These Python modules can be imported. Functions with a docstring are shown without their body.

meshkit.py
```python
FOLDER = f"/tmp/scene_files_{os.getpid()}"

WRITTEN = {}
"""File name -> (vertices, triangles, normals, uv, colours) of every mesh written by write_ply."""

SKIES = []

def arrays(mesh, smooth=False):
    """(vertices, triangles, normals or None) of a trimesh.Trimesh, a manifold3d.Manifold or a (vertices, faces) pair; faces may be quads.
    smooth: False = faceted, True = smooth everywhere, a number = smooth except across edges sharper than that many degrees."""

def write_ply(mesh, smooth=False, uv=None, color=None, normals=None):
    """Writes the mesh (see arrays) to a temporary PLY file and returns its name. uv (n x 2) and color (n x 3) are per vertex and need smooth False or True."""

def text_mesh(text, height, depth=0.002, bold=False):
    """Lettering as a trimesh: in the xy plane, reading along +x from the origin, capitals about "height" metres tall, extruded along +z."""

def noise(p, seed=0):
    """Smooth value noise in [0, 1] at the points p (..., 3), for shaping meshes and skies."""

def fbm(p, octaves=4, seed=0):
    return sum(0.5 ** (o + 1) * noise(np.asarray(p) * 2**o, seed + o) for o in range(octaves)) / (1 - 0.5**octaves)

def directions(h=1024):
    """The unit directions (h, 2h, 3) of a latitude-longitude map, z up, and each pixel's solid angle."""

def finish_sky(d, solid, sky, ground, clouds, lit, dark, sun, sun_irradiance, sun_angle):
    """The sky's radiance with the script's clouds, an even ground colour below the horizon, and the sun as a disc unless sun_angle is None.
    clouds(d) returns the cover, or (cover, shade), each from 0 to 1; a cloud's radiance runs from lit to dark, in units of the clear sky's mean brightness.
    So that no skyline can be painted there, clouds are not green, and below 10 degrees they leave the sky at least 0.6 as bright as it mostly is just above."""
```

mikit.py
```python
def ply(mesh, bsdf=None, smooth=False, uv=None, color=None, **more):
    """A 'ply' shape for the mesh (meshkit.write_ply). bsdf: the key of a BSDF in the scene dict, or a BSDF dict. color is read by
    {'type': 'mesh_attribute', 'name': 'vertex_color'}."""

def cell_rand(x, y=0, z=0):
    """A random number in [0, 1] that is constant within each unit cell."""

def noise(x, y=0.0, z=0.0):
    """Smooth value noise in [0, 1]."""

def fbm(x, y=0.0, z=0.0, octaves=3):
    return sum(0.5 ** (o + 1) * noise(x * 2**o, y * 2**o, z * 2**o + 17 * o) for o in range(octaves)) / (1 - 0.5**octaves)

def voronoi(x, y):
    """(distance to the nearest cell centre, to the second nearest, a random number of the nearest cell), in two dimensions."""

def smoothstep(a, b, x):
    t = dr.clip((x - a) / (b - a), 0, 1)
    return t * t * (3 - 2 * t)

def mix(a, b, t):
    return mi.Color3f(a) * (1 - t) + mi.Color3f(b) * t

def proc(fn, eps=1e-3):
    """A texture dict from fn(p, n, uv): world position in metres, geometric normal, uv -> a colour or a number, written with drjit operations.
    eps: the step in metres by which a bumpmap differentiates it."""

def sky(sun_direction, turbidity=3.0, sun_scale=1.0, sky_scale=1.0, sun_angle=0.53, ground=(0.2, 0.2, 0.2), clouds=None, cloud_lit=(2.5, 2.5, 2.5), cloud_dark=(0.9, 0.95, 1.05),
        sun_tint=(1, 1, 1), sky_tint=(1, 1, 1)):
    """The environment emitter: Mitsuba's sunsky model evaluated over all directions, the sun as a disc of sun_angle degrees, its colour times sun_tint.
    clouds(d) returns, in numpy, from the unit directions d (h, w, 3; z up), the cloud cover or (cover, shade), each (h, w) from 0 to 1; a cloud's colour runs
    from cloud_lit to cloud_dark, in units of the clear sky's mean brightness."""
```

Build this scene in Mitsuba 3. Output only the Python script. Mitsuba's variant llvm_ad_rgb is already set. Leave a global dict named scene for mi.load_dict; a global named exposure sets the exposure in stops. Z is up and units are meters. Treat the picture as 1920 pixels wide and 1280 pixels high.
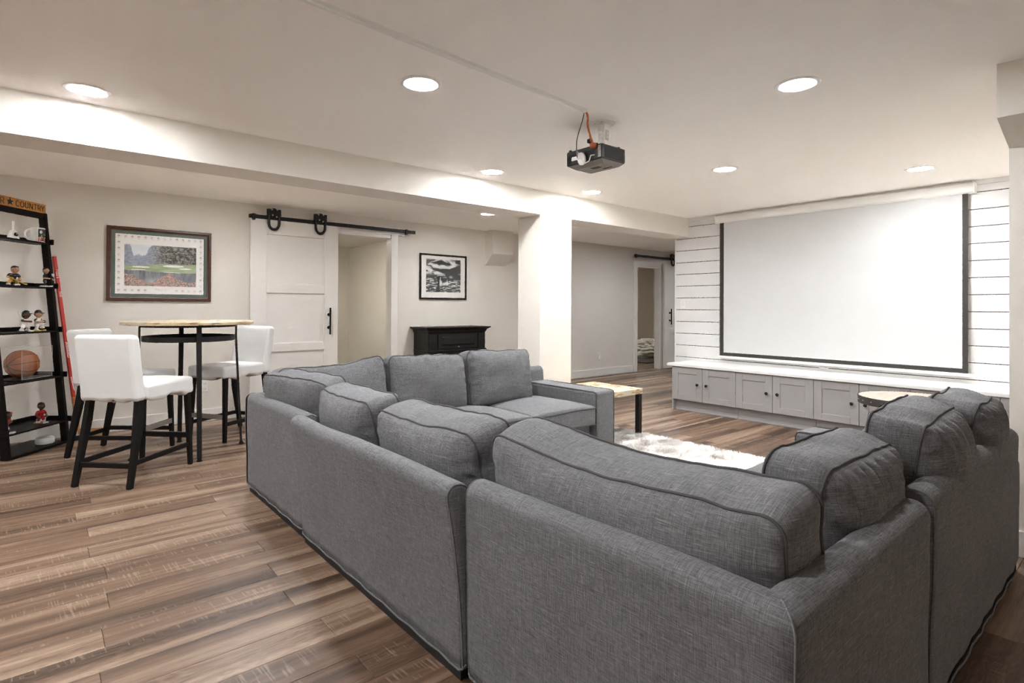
import math, random
import numpy as np, trimesh, mitsuba as mi, mikit, meshkit, drjit as dr
from mikit import noise, fbm, cell_rand, smoothstep, mix, voronoi
import shapely
from shapely.geometry import Polygon, Point, box as sbox

random.seed(7)
S = 0.945                      # every measure below is in survey units; S turns them into metres
H_CAM = 1.27
scene, labels = {}, {}

# ---------------------------------------------------------------- camera
_f, _H, _th, _ro, _pi = 1045.034, 569.8313, .8666, .0045, .006
_c, _s = math.cos(_th), math.sin(_th)
_fw, _rt, _up = np.array([_c, _s, 0]), np.array([_s, -_c, 0]), np.array([0, 0, 1.])
_cr, _sr, _cp, _sp = math.cos(_ro), math.sin(_ro), math.cos(_pi), math.sin(_pi)
_right = _cr * _rt + _sr * (_cp * _up - _sp * _fw)
_upv = -_sr * _rt + _cr * (_cp * _up - _sp * _fw)
_fwd = _cp * _fw + _sp * _up
_M = np.eye(4)
_M[:3, 0], _M[:3, 1], _M[:3, 2], _M[:3, 3] = -_right, _upv, _fwd, [0, 0, H_CAM * S]
scene['camera'] = {'type': 'perspective', 'fov_axis': 'x', 'fov': math.degrees(2 * math.atan(960 / _f)), 'near_clip': 0.05, 'far_clip': 60.0,
                   'principal_point_offset_x': 0.0, 'principal_point_offset_y': (640 - _H) / 1280, 'to_world': mi.ScalarTransform4f(_M.tolist())}
exposure = 3.80
LAMP = (28.6, 29.3, 29.8)      # radiance of the recessed ceiling lamps
LAMP_ROOM = (44.0, 42.0, 37.0)

# ---------------------------------------------------------------- helpers
def rot(axis, deg):
    return trimesh.transformations.rotation_matrix(math.radians(deg), axis)
def tr(x, y, z):
    return trimesh.transformations.translation_matrix([x, y, z])
def place(x, y, z, yaw=0.0):
    return tr(x, y, z) @ rot([0, 0, 1], yaw)

def numbered(name):
    k, i = name, 0
    while k in scene or k in labels or any(q.startswith(k + '__') for q in scene):
        i += 1; k = f'{name}_{i:03d}'
    return k

_count = {}
def add(name, mesh, mat, parent=None, T=None, smooth=35, uv=None, **more):
    """One entry of scene; its key is parent + '__' + name, numbered where taken."""
    base = f'{parent}__{name}' if parent else name
    i = _count.get(base, 0); _count[base] = i + 1
    key = base if i == 0 else f'{base}_{i:03d}'
    v = np.array(mesh.vertices, float)
    if T is not None:
        v = v @ T[:3, :3].T + T[:3, 3]
    m = trimesh.Trimesh(v * S, np.array(mesh.faces), process=False)
    scene[key] = mikit.ply(m, mat, smooth=smooth if uv is None else False, uv=uv, **more)
    return key

def thing(name, label=None, cat=None, group=None, kind=None):
    i = _count.get(name, 0); _count[name] = i + 1
    key = name if i == 0 else f'{name}_{i:03d}'
    tag(key, label, cat, group, kind)
    return key
def tag(key, label=None, cat=None, group=None, kind=None):
    labels[key] = {k: v for k, v in (('label', label), ('category', cat), ('group', group), ('kind', kind)) if v}

def cat(*ms):
    ms = [m for m in (ms[0] if len(ms) == 1 and isinstance(ms[0], (list, tuple)) else ms)]
    return trimesh.util.concatenate(ms)
def bx(x0, x1, y0, y1, z0, z1):
    m = trimesh.creation.box([x1 - x0, y1 - y0, z1 - z0]); m.apply_translation([(x0 + x1) / 2, (y0 + y1) / 2, (z0 + z1) / 2]); return m

def rbox(x0, x1, y0, y1, z0, z1, r=.01, k=2, div=(1, 1, 1)):
    """Box with rounded edges; k segments per half arc, div = cells along each flat."""
    hs = np.array([x1 - x0, y1 - y0, z1 - z0]) / 2; c = np.array([x0 + x1, y0 + y1, z0 + z1]) / 2
    r = min(r, hs.min() * .999)
    lists = []
    for a in range(3):
        arc = [hs[a] - r + r * math.tan(math.radians(45 * j / k)) for j in range(k, -1, -1)]
        flat = list(np.linspace(hs[a] - r, -(hs[a] - r), div[a] + 1))[1:-1]
        lists.append(np.array(arc + flat + [-q for q in arc[::-1]])[::-1])
    V, F, n = [], [], 0
    for a in range(3):
        b, d = (a + 1) % 3, (a + 2) % 3
        U, W = np.meshgrid(lists[b], lists[d], indexing='ij')
        for s in (-1, 1):
            P = np.zeros(U.shape + (3,)); P[..., a] = s * hs[a]; P[..., b] = U; P[..., d] = W
            i, j = np.meshgrid(np.arange(U.shape[0] - 1), np.arange(U.shape[1] - 1), indexing='ij')
            q = lambda ii, jj: (ii * U.shape[1] + jj + n).ravel()
            A, B, C, D = q(i, j), q(i + 1, j), q(i + 1, j + 1), q(i, j + 1)
            F.append(np.stack([A, B, C], 1) if s > 0 else np.stack([A, C, B], 1)); F.append(np.stack([A, C, D], 1) if s > 0 else np.stack([A, D, C], 1))
            V.append(P.reshape(-1, 3)); n += U.size
    V = np.vstack(V); inner = np.clip(V, -(hs - r), hs - r); d = V - inner
    V = inner + r * d / np.maximum(np.linalg.norm(d, axis=1, keepdims=True), 1e-9) + c
    m = trimesh.Trimesh(V, np.vstack(F), process=False); m.merge_vertices(digits_vertex=7); return m
def cbox(x0, x1, y0, y1, z0, z1, r=.003):
    return rbox(x0, x1, y0, y1, z0, z1, r, 1)

def tube(pts, r, sides=8, closed=False, cap=True):
    p = np.asarray(pts, float); n = len(p)
    t = (np.roll(p, -1, 0) - np.roll(p, 1, 0)) if closed else np.gradient(p, axis=0)
    t /= np.linalg.norm(t, axis=1, keepdims=True) + 1e-12
    a = np.zeros_like(p); ref = np.array([0, 0, 1.]) if abs(t[0, 2]) < .9 else np.array([1., 0, 0])
    a0 = np.cross(t[0], ref); a0 /= np.linalg.norm(a0); a[0] = a0
    for i in range(1, n):
        v = a[i - 1] - t[i] * (a[i - 1] @ t[i]); a[i] = v / (np.linalg.norm(v) + 1e-12)
    b = np.cross(t, a); ang = np.arange(sides) * 2 * np.pi / sides
    rr = np.broadcast_to(r, (n,))[:, None, None]
    V = p[:, None] + rr * (np.cos(ang)[None, :, None] * a[:, None] + np.sin(ang)[None, :, None] * b[:, None])
    V = V.reshape(-1, 3); F = []
    for i in range(n if closed else n - 1):
        i2 = (i + 1) % n
        for j in range(sides):
            j2 = (j + 1) % sides
            F += [[i * sides + j, i * sides + j2, i2 * sides + j2], [i * sides + j, i2 * sides + j2, i2 * sides + j]]
    if not closed and cap:
        V = np.vstack([V, p[:1], p[-1:]]); q = len(V)
        for j in range(sides):
            j2 = (j + 1) % sides
            F += [[q - 2, j2, j], [q - 1, (n - 1) * sides + j, (n - 1) * sides + j2]]
    m = trimesh.Trimesh(V, F, process=False)
    return m
def bar(p0, p1, w, d, w1=None, d1=None, up=(0, 0, 1), ch=.003):
    """A straight bar of rectangular section w x d from p0 to p1, tapering to w1 x d1; its d side follows up."""
    p0, p1 = np.array(p0, float), np.array(p1, float); z = p1 - p0; L = np.linalg.norm(z); z /= L
    u = np.array(up, float); y = u - z * (u @ z)
    if np.linalg.norm(y) < 1e-6: y = np.array([0, 1., 0]) - z * z[1]
    y /= np.linalg.norm(y); x = np.cross(y, z)
    w1, d1 = w1 or w, d1 or d
    def ring(a, b, c): return [[-a + c, -b], [a - c, -b], [a, -b + c], [a, b - c], [a - c, b], [-a + c, b], [-a, b - c], [-a, -b + c]]
    V = []
    for q, a, b in ((0, w / 2 - ch, d / 2 - ch), (ch, w / 2, d / 2), (L - ch, w1 / 2, d1 / 2), (L, w1 / 2 - ch, d1 / 2 - ch)):
        V += [p0 + x * s + y * t + z * q for s, t in ring(a, b, min(ch, a * .5, b * .5))]
    F = []
    for i in range(3):
        for j in range(8):
            j2 = (j + 1) % 8; F += [[i * 8 + j, i * 8 + j2, i * 8 + 8 + j2], [i * 8 + j, i * 8 + 8 + j2, i * 8 + 8 + j]]
    F += [[0, j + 1, j] for j in range(1, 7)] + [[24, 24 + j, 25 + j] for j in range(1, 7)]
    return trimesh.Trimesh(V, F, process=False)
def lathe(profile, n=40):
    return trimesh.creation.revolve(np.array(profile, float), sections=n)
def cyl(p0, p1, r, n=20):
    return trimesh.creation.cylinder(radius=r, segment=np.array([p0, p1], float), sections=n)
def prism(poly, h):
    return trimesh.creation.extrude_polygon(poly, h, engine='earcut')
def ball(c, r, sub=2, sc=(1, 1, 1)):
    m = trimesh.creation.icosphere(subdivisions=sub, radius=r); m.apply_scale(sc); m.apply_translation(c); return m
def frame_mesh(w, h, bw, d, bev=.004):
    """A picture-frame moulding in the xz plane, front at -y, mitred and stepped."""
    prof = [(0, 0), (bw, 0), (bw, d * .45), (bw * .72, d * .6), (bw * .6, d), (bev, d), (0, d - bev)]     # (in from the outer edge, forward)
    V, F, n = [], [], len(prof)
    for sx, sz in ((-1, -1), (1, -1), (1, 1), (-1, 1)):
        V += [[sx * (w / 2 - q), -y, sz * (h / 2 - q)] for q, y in prof]
    for i in range(4):
        for j in range(n):
            j2, i2 = (j + 1) % n, (i + 1) % 4
            F += [[i * n + j, i2 * n + j, i2 * n + j2], [i * n + j, i2 * n + j2, i * n + j2]]
    m = trimesh.Trimesh(V, F, process=False); m.fix_normals(); return m
def quad_uv(w, h):
    """Flat sheet in the xz plane facing -y, with uv."""
    v = [[-w / 2, 0, -h / 2], [w / 2, 0, -h / 2], [w / 2, 0, h / 2], [-w / 2, 0, h / 2]]
    return trimesh.Trimesh(v, [[0, 1, 2], [0, 2, 3]], process=False), np.array([[0, 0], [1, 0], [1, 1], [0, 1.]])
FACE_X = rot([0, 0, 1], -90)      # turns a thing that faces -y into one that faces -x
def text_on(text, h, depth=.001, bold=True):
    m = meshkit.text_mesh(text, h, depth, bold); m.apply_translation([-m.bounds.mean(0)[0], -m.bounds.mean(0)[1], 0]); return m

# ---------------------------------------------------------------- materials
def rgb(*c): return {'type': 'rgb', 'value': list(c)}
def pm(c, rough=.5, **k):
    return {'type': 'twosided', 'bsdf': {'type': 'principled', 'base_color': rgb(*c) if isinstance(c, tuple) else c, 'roughness': rough, **k}}
def paint(base, amp=.03, sc=3.0):
    def fn(p, n, uv):
        return mi.Color3f(*base) * (1 - amp + 2 * amp * fbm(p.x * sc, p.y * sc, p.z * sc, 3))
    return mikit.proc(fn)
scene['m_wall'] = pm((.715, .672, .612), .6, specular=.25)
def knock(p, n, uv):
    a = fbm(p.x * 26 + 5 * noise(p.x * 7, p.y * 7), p.y * 26, p.z * 26, 3)
    return smoothstep(.46, .60, a) * .0016
scene['m_ceiling'] = {'type': 'twosided', 'bsdf': {'type': 'bumpmap', 'arbitrary': mikit.proc(knock, .004), 'scale': 1.0, 'bsdf': {'type': 'principled', 'base_color': rgb(.90, .868, .822), 'roughness': .7, 'specular': .2}}}
scene['m_trim'] = pm((.76, .735, .70), .35)
scene['m_door'] = pm((.72, .69, .65), .4)
scene['m_shiplap'] = pm((.72, .715, .705), .4)
scene['m_shiplap_gap'] = pm((.10, .095, .09), .8)
scene['m_cabinet'] = pm((.295, .282, .280), .42, specular=.3)
scene['m_counter'] = pm((.68, .675, .665), .3)
scene['m_screen'] = pm((.60, .60, .60), .7, specular=.2)
scene['m_screen_black'] = pm((.030, .027, .024), .7)
scene['m_black'] = pm((.008, .008, .007), .45, specular=.25)
scene['m_black_metal'] = pm((.009, .009, .008), .45, specular=.3)
scene['m_white_plastic'] = pm((.78, .77, .74), .35)
scene['m_steel'] = pm((.55, .54, .52), .35, metallic=.9)
scene['m_lens'] = pm((.9, .9, .9), .5)
scene['m_dark_void'] = pm((.02, .02, .02), .8)

PW, PL = .160 * S, 1.34 * S     # plank width, length in metres
def plank_off(row): return cell_rand(row, 5) * 0 + (row - 2 * dr.floor(row / 2)) * (.67 * S) + dr.floor(row / 2) * 0 + cell_rand(dr.floor(row / 2), 3) * .10
def wood(p, n, uv):
    row = dr.floor((p.y) / PW)
    x = p.x - .17 * S - plank_off(row)
    col = dr.floor(x / PL)
    a, b = cell_rand(row, col, 11), cell_rand(row, col, 12)
    y = p.y
    band = fbm(x * .55 + a * 57, y * 13 + b * 31, a * 9, 3)
    streak = fbm(x * 2.2 + a * 91, y * 60 + b * 11, b * 7, 3)
    fine = noise(x * 22 + a * 13, y * 420)
    knot = fbm(x * 5 + b * 70, y * 34 + 3 * noise(x * 3.1 + a * 7, y * 9), a * 5, 3)
    ring = .5 + .5 * dr.sin((knot * 26 + y * 40) * 1.6)
    saw = smoothstep(.62, .95, noise(x * 210 + 14 * y, y * 16)) * smoothstep(.55, .72, fbm(x * 1.6 + a * 33, y * 11 + b * 3, 2.0, 2))
    wide = fbm(x * .5 + a * 3, y * 9.5 + a * 1.5, 4.0, 2)
    t = .43 + (band - .5) * .85 + (wide - .5) * 1.25 + (streak - .5) * .45 + (fine - .5) * .16 + (a - .5) * .12 + (ring - .5) * .14 * smoothstep(.45, .65, band)
    t = dr.clip(t, 0, 1)
    c = dr.select(t < .5, mix((.044, .024, .014), (.140, .083, .053), t * 2), mix((.140, .083, .053), (.300, .214, .153), t * 2 - 1))
    return c * (1 - .22 * saw) + mi.Color3f(.50, .40, .31) * (saw * .22)
scene['m_floor'] = pm(mikit.proc(wood), .40, specular=.5)

def fabric_fn(base, contrast=1.0):
    def fn(p, n, uv):
        ax, ay, az = dr.abs(n.x), dr.abs(n.y), dr.abs(n.z)
        top = az > dr.maximum(ax, ay)
        sidex = ax > ay
        u = dr.select(top, p.x, dr.select(sidex, p.y, p.x))
        v = dr.select(top, p.y, p.z)
        h1 = noise(u * 32, v * 900, 3.0) * .5 + noise(u * 90, v * 540, 9.0) * .5
        h2 = noise(u * 900, v * 32, 5.0) * .5 + noise(u * 540, v * 90, 2.0) * .5
        blot = fbm(p.x * 5, p.y * 5, p.z * 5, 2)
        k = 1 + contrast * ((h1 - .5) * .72 + (h2 - .5) * .60) + (blot - .5) * .18
        slub = smoothstep(.80, .95, noise(u * 30, v * 700, 21.0)) + smoothstep(.83, .96, noise(u * 700, v * 30, 22.0))
        return mi.Color3f(*base) * dr.clip(k, .35, 1.8) + mi.Color3f(.06, .058, .056) * (slub * contrast)
    return fn
scene['m_fabric'] = pm(mikit.proc(fabric_fn((.122, .121, .126))), .85, specular=.15, sheen=.35)
scene['m_piping'] = pm((.075, .072, .072), .9, specular=.1)
scene['m_plinth'] = pm((.008, .008, .008), .6)
scene['m_slipcover'] = pm((.64, .63, .62), .8, specular=.15, sheen=.1)
scene['m_leg_black'] = pm((.006, .0055, .005), .5, specular=.15)

def travertine(p, n, uv):
    a = fbm(p.x * 18, p.y * 18, p.z * 60, 4); b = voronoi(p.x * 30 + 2 * a, p.y * 30 + p.z * 30)[0]
    c = mix((.24, .17, .10), (.58, .46, .30), smoothstep(.25, .6, a))
    c = mix(c, (.50, .44, .35), smoothstep(.5, .7, fbm(p.x * 7, p.y * 7, 4.0, 2)))
    return c * (1 - .55 * smoothstep(.72, .80, fbm(p.x * 60, p.y * 60, p.z * 90, 2)) * smoothstep(.3, .6, b))
scene['m_stone'] = pm(mikit.proc(travertine), .3)
scene['m_tray_top'] = pm(mikit.proc(lambda p, n, uv: mix((.34, .275, .225), (.43, .36, .30), fbm(p.x * 8, p.y * 60, 0.0, 3))), .35)
scene['m_tray_rim'] = pm((.050, .044, .040), .4, metallic=.3)
scene['m_rug'] = pm(mikit.proc(lambda p, n, uv: mix((.56, .525, .485), (.78, .765, .745), smoothstep(.25, .55, fbm(p.x * 9, p.y * 14, 0.0, 3)))), .9, specular=.1)

# ---------------------------------------------------------------- the room (survey units)
ZC, ZB = 2.461, 2.215            # ceiling, underside of the dropped beam
YB, YB2 = 4.1215, 4.457          # beam and column, front and rear
YL, XW = 6.8915, 6.577           # left wall, shiplap wall
XF = 6.065                       # cabinet fronts
YWE = 4.317                      # left end of the shiplap wall
X0, X1, Y0 = -4.0, 13.0, -1.6

# floor: every plank a board with chamfered edges, over a slab
slab = add('floor', bx(X0, X1 + 2, Y0, YL + 4.2, -.08, -.004), 'm_dark_void', smooth=False)
tag('floor', 'wood plank floor in streaked brown and grey tones', kind='structure')
_pw, _pl = PW / S, PL / S
def np_off(row):
    return np.array(plank_off(mi.Float(float(row))))[0] / S
def plank_mesh(x0, x1, y0, y1):
    c = .0016; z = 0
    V = [[x0, y0, -.010], [x1, y0, -.010], [x1, y1, -.010], [x0, y1, -.010], [x0, y0, z - c], [x1, y0, z - c], [x1, y1, z - c], [x0, y1, z - c],
         [x0 + c, y0 + c, z], [x1 - c, y0 + c, z], [x1 - c, y1 - c, z], [x0 + c, y1 - c, z]]
    F = [[8, 9, 10], [8, 10, 11]]
    for a, b in ((0, 4), (4, 8)):
        for j in range(4):
            j2 = (j + 1) % 4; F += [[a + j, a + j2, b + j2], [a + j, b + j2, b + j]]
    return trimesh.Trimesh(V, F, process=False)
planks = []
for row in range(int(math.floor(Y0 / _pw)), int(math.ceil((YL + 3.4) / _pw))):
    ya, yb = row * _pw, (row + 1) * _pw
    if ya > YL - .02:
        spans = [(9.0, X1 + 1.6)] if ya > YL + .1 else [(9.15, 9.88)]
    else:
        spans = [(X0, X1)]
    off = .17 + np_off(row)
    k0 = int(math.floor((X0 - off) / _pl)); k1 = int(math.ceil((X1 + 2 - off) / _pl))
    for k in range(k0, k1):
        for sa, sb in spans:
            xa, xb = max(off + k * _pl, sa), min(off + (k + 1) * _pl, sb)
            if xb - xa < .03: continue
            g = .0007
            pts = [np.array([x, y, 0]) for x in np.linspace(xa, xb, 5) for y in (ya, yb)]
            vis = 0
            for q in pts:
                d = q - [0, 0, H_CAM]; w = d @ _fwd
                if w > .3:
                    px, py = 960 + _f * (d @ _right) / w, _H - _f * (d @ _upv) / w
                    if -60 < px < 1980 and py < 1340: vis = max(vis, 1 / w)
            hidden = (xa > 1.12 and xb < 4.0 and ya > .5 and yb < 4.0) or (xb > 6.2 and yb < 4.2)
            planks.append((0 if hidden else vis, xa + g, xb - g, ya + g, yb - g))
planks.sort(key=lambda q: -q[0])
rest = []
for i, (v, *r) in enumerate(planks):
    if v > 0 and i < 295: add('plank', plank_mesh(*r), 'm_floor', 'floor', smooth=False)
    else: rest.append(plank_mesh(*r))
add('far_planks', cat(rest), 'm_floor', 'floor', smooth=False)
tag('floor__far_planks', kind='stuff')

LAMPS = [(.196, 3.872), (1.547, 2.581), (3.066, 1.274), (3.033, 3.846), (4.337, 3.840), (4.468, 2.455), (5.684, 1.359), (4.365, 5.62),
         (.17, 1.28), (-1.3, 2.57), (-2.7, 3.86), (-2.7, 1.28), (1.52, 5.46), (7.9, 5.25), (10.8, 5.1), (-1.3, 5.46)]
LR, LREC = .088, .002           # lamp opening: radius, recess
_cp_ = sbox(X0, Y0, X1, YL + .1).difference(shapely.union_all([Point(x, y).buffer(LR + .001, 16) for x, y in LAMPS]))
m = prism(_cp_, .1); m.apply_translation([0, 0, ZC])
add('ceiling', m, 'm_ceiling', smooth=False)
tag('ceiling', 'off-white ceiling with a knockdown texture', kind='structure')
# left wall with its two door openings
D1, D1Z, D2, D2Z = (2.80, 3.70), 2.206, (9.12, 9.95), 2.12
wl = [bx(X0, D1[0], YL, YL + .12, 0, ZC), bx(D1[1], D2[0], YL, YL + .12, 0, ZC), bx(D2[1], X1, YL, YL + .12, 0, ZC), bx(D1[0], D1[1], YL, YL + .12, D1Z, ZC), bx(D2[0], D2[1], YL, YL + .12, D2Z, ZC)]
add('wall_left', cat(wl), 'm_wall', smooth=False); tag('wall_left', 'greige painted long wall with two barn doors', kind='structure')
add('wall_beam', bx(X0, XW, YB, YB2, ZB, ZC), 'm_wall', smooth=False); tag('wall_beam', 'dropped painted beam along the ceiling', kind='structure')
add('wall_column', bx(3.872, 4.329, YB, YB2, 0, ZB), 'm_wall', smooth=False); tag('wall_column', 'square painted column under the beam', kind='structure')
# shiplap wall: a backing with its boards
sh = add('wall_shiplap', cat(bx(XW + .016, XW + .14, -.2, YWE, 0, ZC), bx(XW + .14, X1, YWE - .14, YWE, 0, ZC)), 'm_shiplap_gap', smooth=False)
tag('wall_shiplap', 'white shiplap feature wall behind the projector screen', kind='structure')
z0, pit = 2.3497, .1572
tops = [ZC - .045] + [z0 - i * pit for i in range(15)] + [0]
for i in range(len(tops) - 1):
    g = .0035
    add('board', cbox(XW, XW + .018, .1, YWE, max(tops[i + 1] + g, .001), tops[i] - (g if i else 0), .002), 'm_shiplap', sh, smooth=False)
add('crown_board', cbox(XW - .012, XW + .016, .1, YWE, ZC - .044, ZC - .001, .003), 'm_shiplap', sh, smooth=False)
add('end_board', cbox(XW - .001, XW + .145, YWE, YWE + .016, 0, ZC, .002), 'm_shiplap', sh, smooth=False)
# right: bulkhead with a sloped underside, wall below it
poly = Polygon([(3.54, ZC), (3.54, 2.20), (3.862, 2.158 - .045), (3.862, 0), (XW + .02, 0), (XW + .02, ZC)])
m = prism(poly, 2.0); m.vertices = np.stack([m.vertices[:, 0], .537 - m.vertices[:, 2], m.vertices[:, 1]], 1); m.fix_normals()
add('wall_right', m, 'm_wall', smooth=False); tag('wall_right', 'painted wall end with a boxed bulkhead at the ceiling', kind='structure')
add('baseboard_right', cbox(3.846, 3.861, -1.5, .537, 0, .135, .003), 'm_trim', smooth=False); tag('baseboard_right', kind='structure')
add('wall_back', bx(X0 - .1, X0, Y0, YL + .1, 0, ZC), 'm_wall', smooth=False); tag('wall_back', kind='structure')
add('wall_front', bx(X0, XW, Y0 - .1, Y0, 0, ZC), 'm_wall', smooth=False); tag('wall_front', kind='structure')
add('wall_far', bx(X1, X1 + .1, YWE - .2, YL + .1, 0, ZC), 'm_wall', smooth=False); tag('wall_far', kind='structure')
for i, (a, b) in enumerate(((X0, 1.95), (3.775, D2[0] - .105), (9.99, X1))):
    k = add('baseboard_left', cbox(a, b, YL - .016, YL, 0, .135, .004), 'm_trim', smooth=False); tag(k, kind='structure')
# duct box on the left wall
m = prism(Polygon([(YL, ZC), (6.71, ZC), (6.71, 2.095), (YL, 1.925)]), .405)
m.vertices = np.stack([5.304 + m.vertices[:, 2], m.vertices[:, 0], m.vertices[:, 1]], 1); m.fix_normals()
add('wall_duct_box', m, 'm_wall', smooth=False); tag('wall_duct_box', 'boxed duct with a sloped underside high on the left wall', kind='structure')

# door casings
k = thing('trim_1', kind='structure')
add('head_casing', cbox(1.95, 3.87, YL - .022, YL, D1Z + .045, 2.349, .003), 'm_trim', k, smooth=False)
add('side_casing', cbox(3.672, 3.771, YL - .020, YL, 0, D1Z + .045, .003), 'm_trim', k, smooth=False)
add('jamb', cat(bx(3.672, 3.72, YL - .004, YL + .125, 0, D1Z + .04), bx(2.80, 3.72, YL - .004, YL + .125, D1Z, D1Z + .045)), 'm_trim', k, smooth=False)
k = thing('trim_2', kind='structure')
add('head_casing', cbox(9.0, 10.02, YL - .022, YL, 2.12, 2.215, .003), 'm_trim', k, smooth=False)
add('side_casing', cbox(9.03, 9.137, YL - .020, YL, 0, 2.12, .003), 'm_trim', k, smooth=False)
add('side_casing', cbox(9.895, 10.0, YL - .020, YL, 0, 2.12, .003), 'm_trim', k, smooth=False)
add('jamb', cat(bx(9.09, 9.14, YL - .004, YL + .125, 0, 2.12), bx(9.895, 9.96, YL - .004, YL + .125, 0, 2.12), bx(9.1, 9.96, YL - .004, YL + .125, 2.09, 2.13)), 'm_trim', k, smooth=False)

# the two rooms behind the doors
add('wall_side_room', cat(bx(4.79, 4.90, YL + .12, 10.85, 0, ZC), bx(.6, 4.8, 10.755, 10.85, 0, ZC), bx(.5, .6, YL + .12, 10.85, 0, ZC), bx(.5, 4.9, YL + .12, 10.85, ZC, ZC + .1)), 'm_wall', smooth=False)
tag('wall_side_room', 'walls of the room behind the near barn door', kind='structure')
add('wall_far_room', cat(bx(14.3, 14.4, YL + .12, 10.3, 0, ZC), bx(8.9, 14.4, 10.2, 10.3, 0, ZC), bx(8.8, 8.9, YL + .12, 10.3, 0, ZC), bx(8.8, 14.4, YL + .12, 10.3, ZC, ZC + .1), bx(X1, 14.4, YL, YL + .12, 0, ZC)), 'm_wall', smooth=False)
tag('wall_far_room', 'walls of the room behind the far barn door', kind='structure')
k = add('baseboard_far_room', cat(cbox(8.9, 14.3, 10.185, 10.2, 0, .135), cbox(14.285, 14.3, YL + .13, 10.18, 0, .135)), 'm_trim', smooth=False); tag(k, kind='structure')

# ---------------------------------------------------------------- recessed lamps
def lamp(x, y, label, group, rad=LAMP, z=ZC, r=LR, rec=LREC):
    k = thing('recessed_light', label, 'ceiling light', group)
    ring = lathe([(r - .001, rec), (r - .001, -.003), (r + .004, -.006), (r + .018, -.005), (r + .024, 0), (r + .001, 0), (r, rec), (r - .001, rec)], 40)
    add('trim_ring', ring, 'm_white_plastic', k, tr(x, y, z))
    lens = lathe([(0, -.011), (r * .3, -.0106), (r * .6, -.0090), (r * .85, -.006), (r - .001, -.002), (r - .001, 0), (0, 0)], 40)
    scene[add('lens', lens, 'm_lens', k, tr(x, y, z + rec), smooth=False)]['emitter'] = {'type': 'area', 'radiance': rgb(*rad)}
    return k
names = ['leftmost round recessed light, close to the top of the beam', 'round recessed light beside the white cable raceway', 'largest-looking round recessed light right of the projector',
         'round recessed light by the beam left of the projector', 'small round recessed light by the beam just below the projector', 'round recessed light right of the projector, before the left half of the screen',
         'round recessed light in front of the right end of the screen', 'round recessed light in the alcove ceiling behind the beam']
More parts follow.
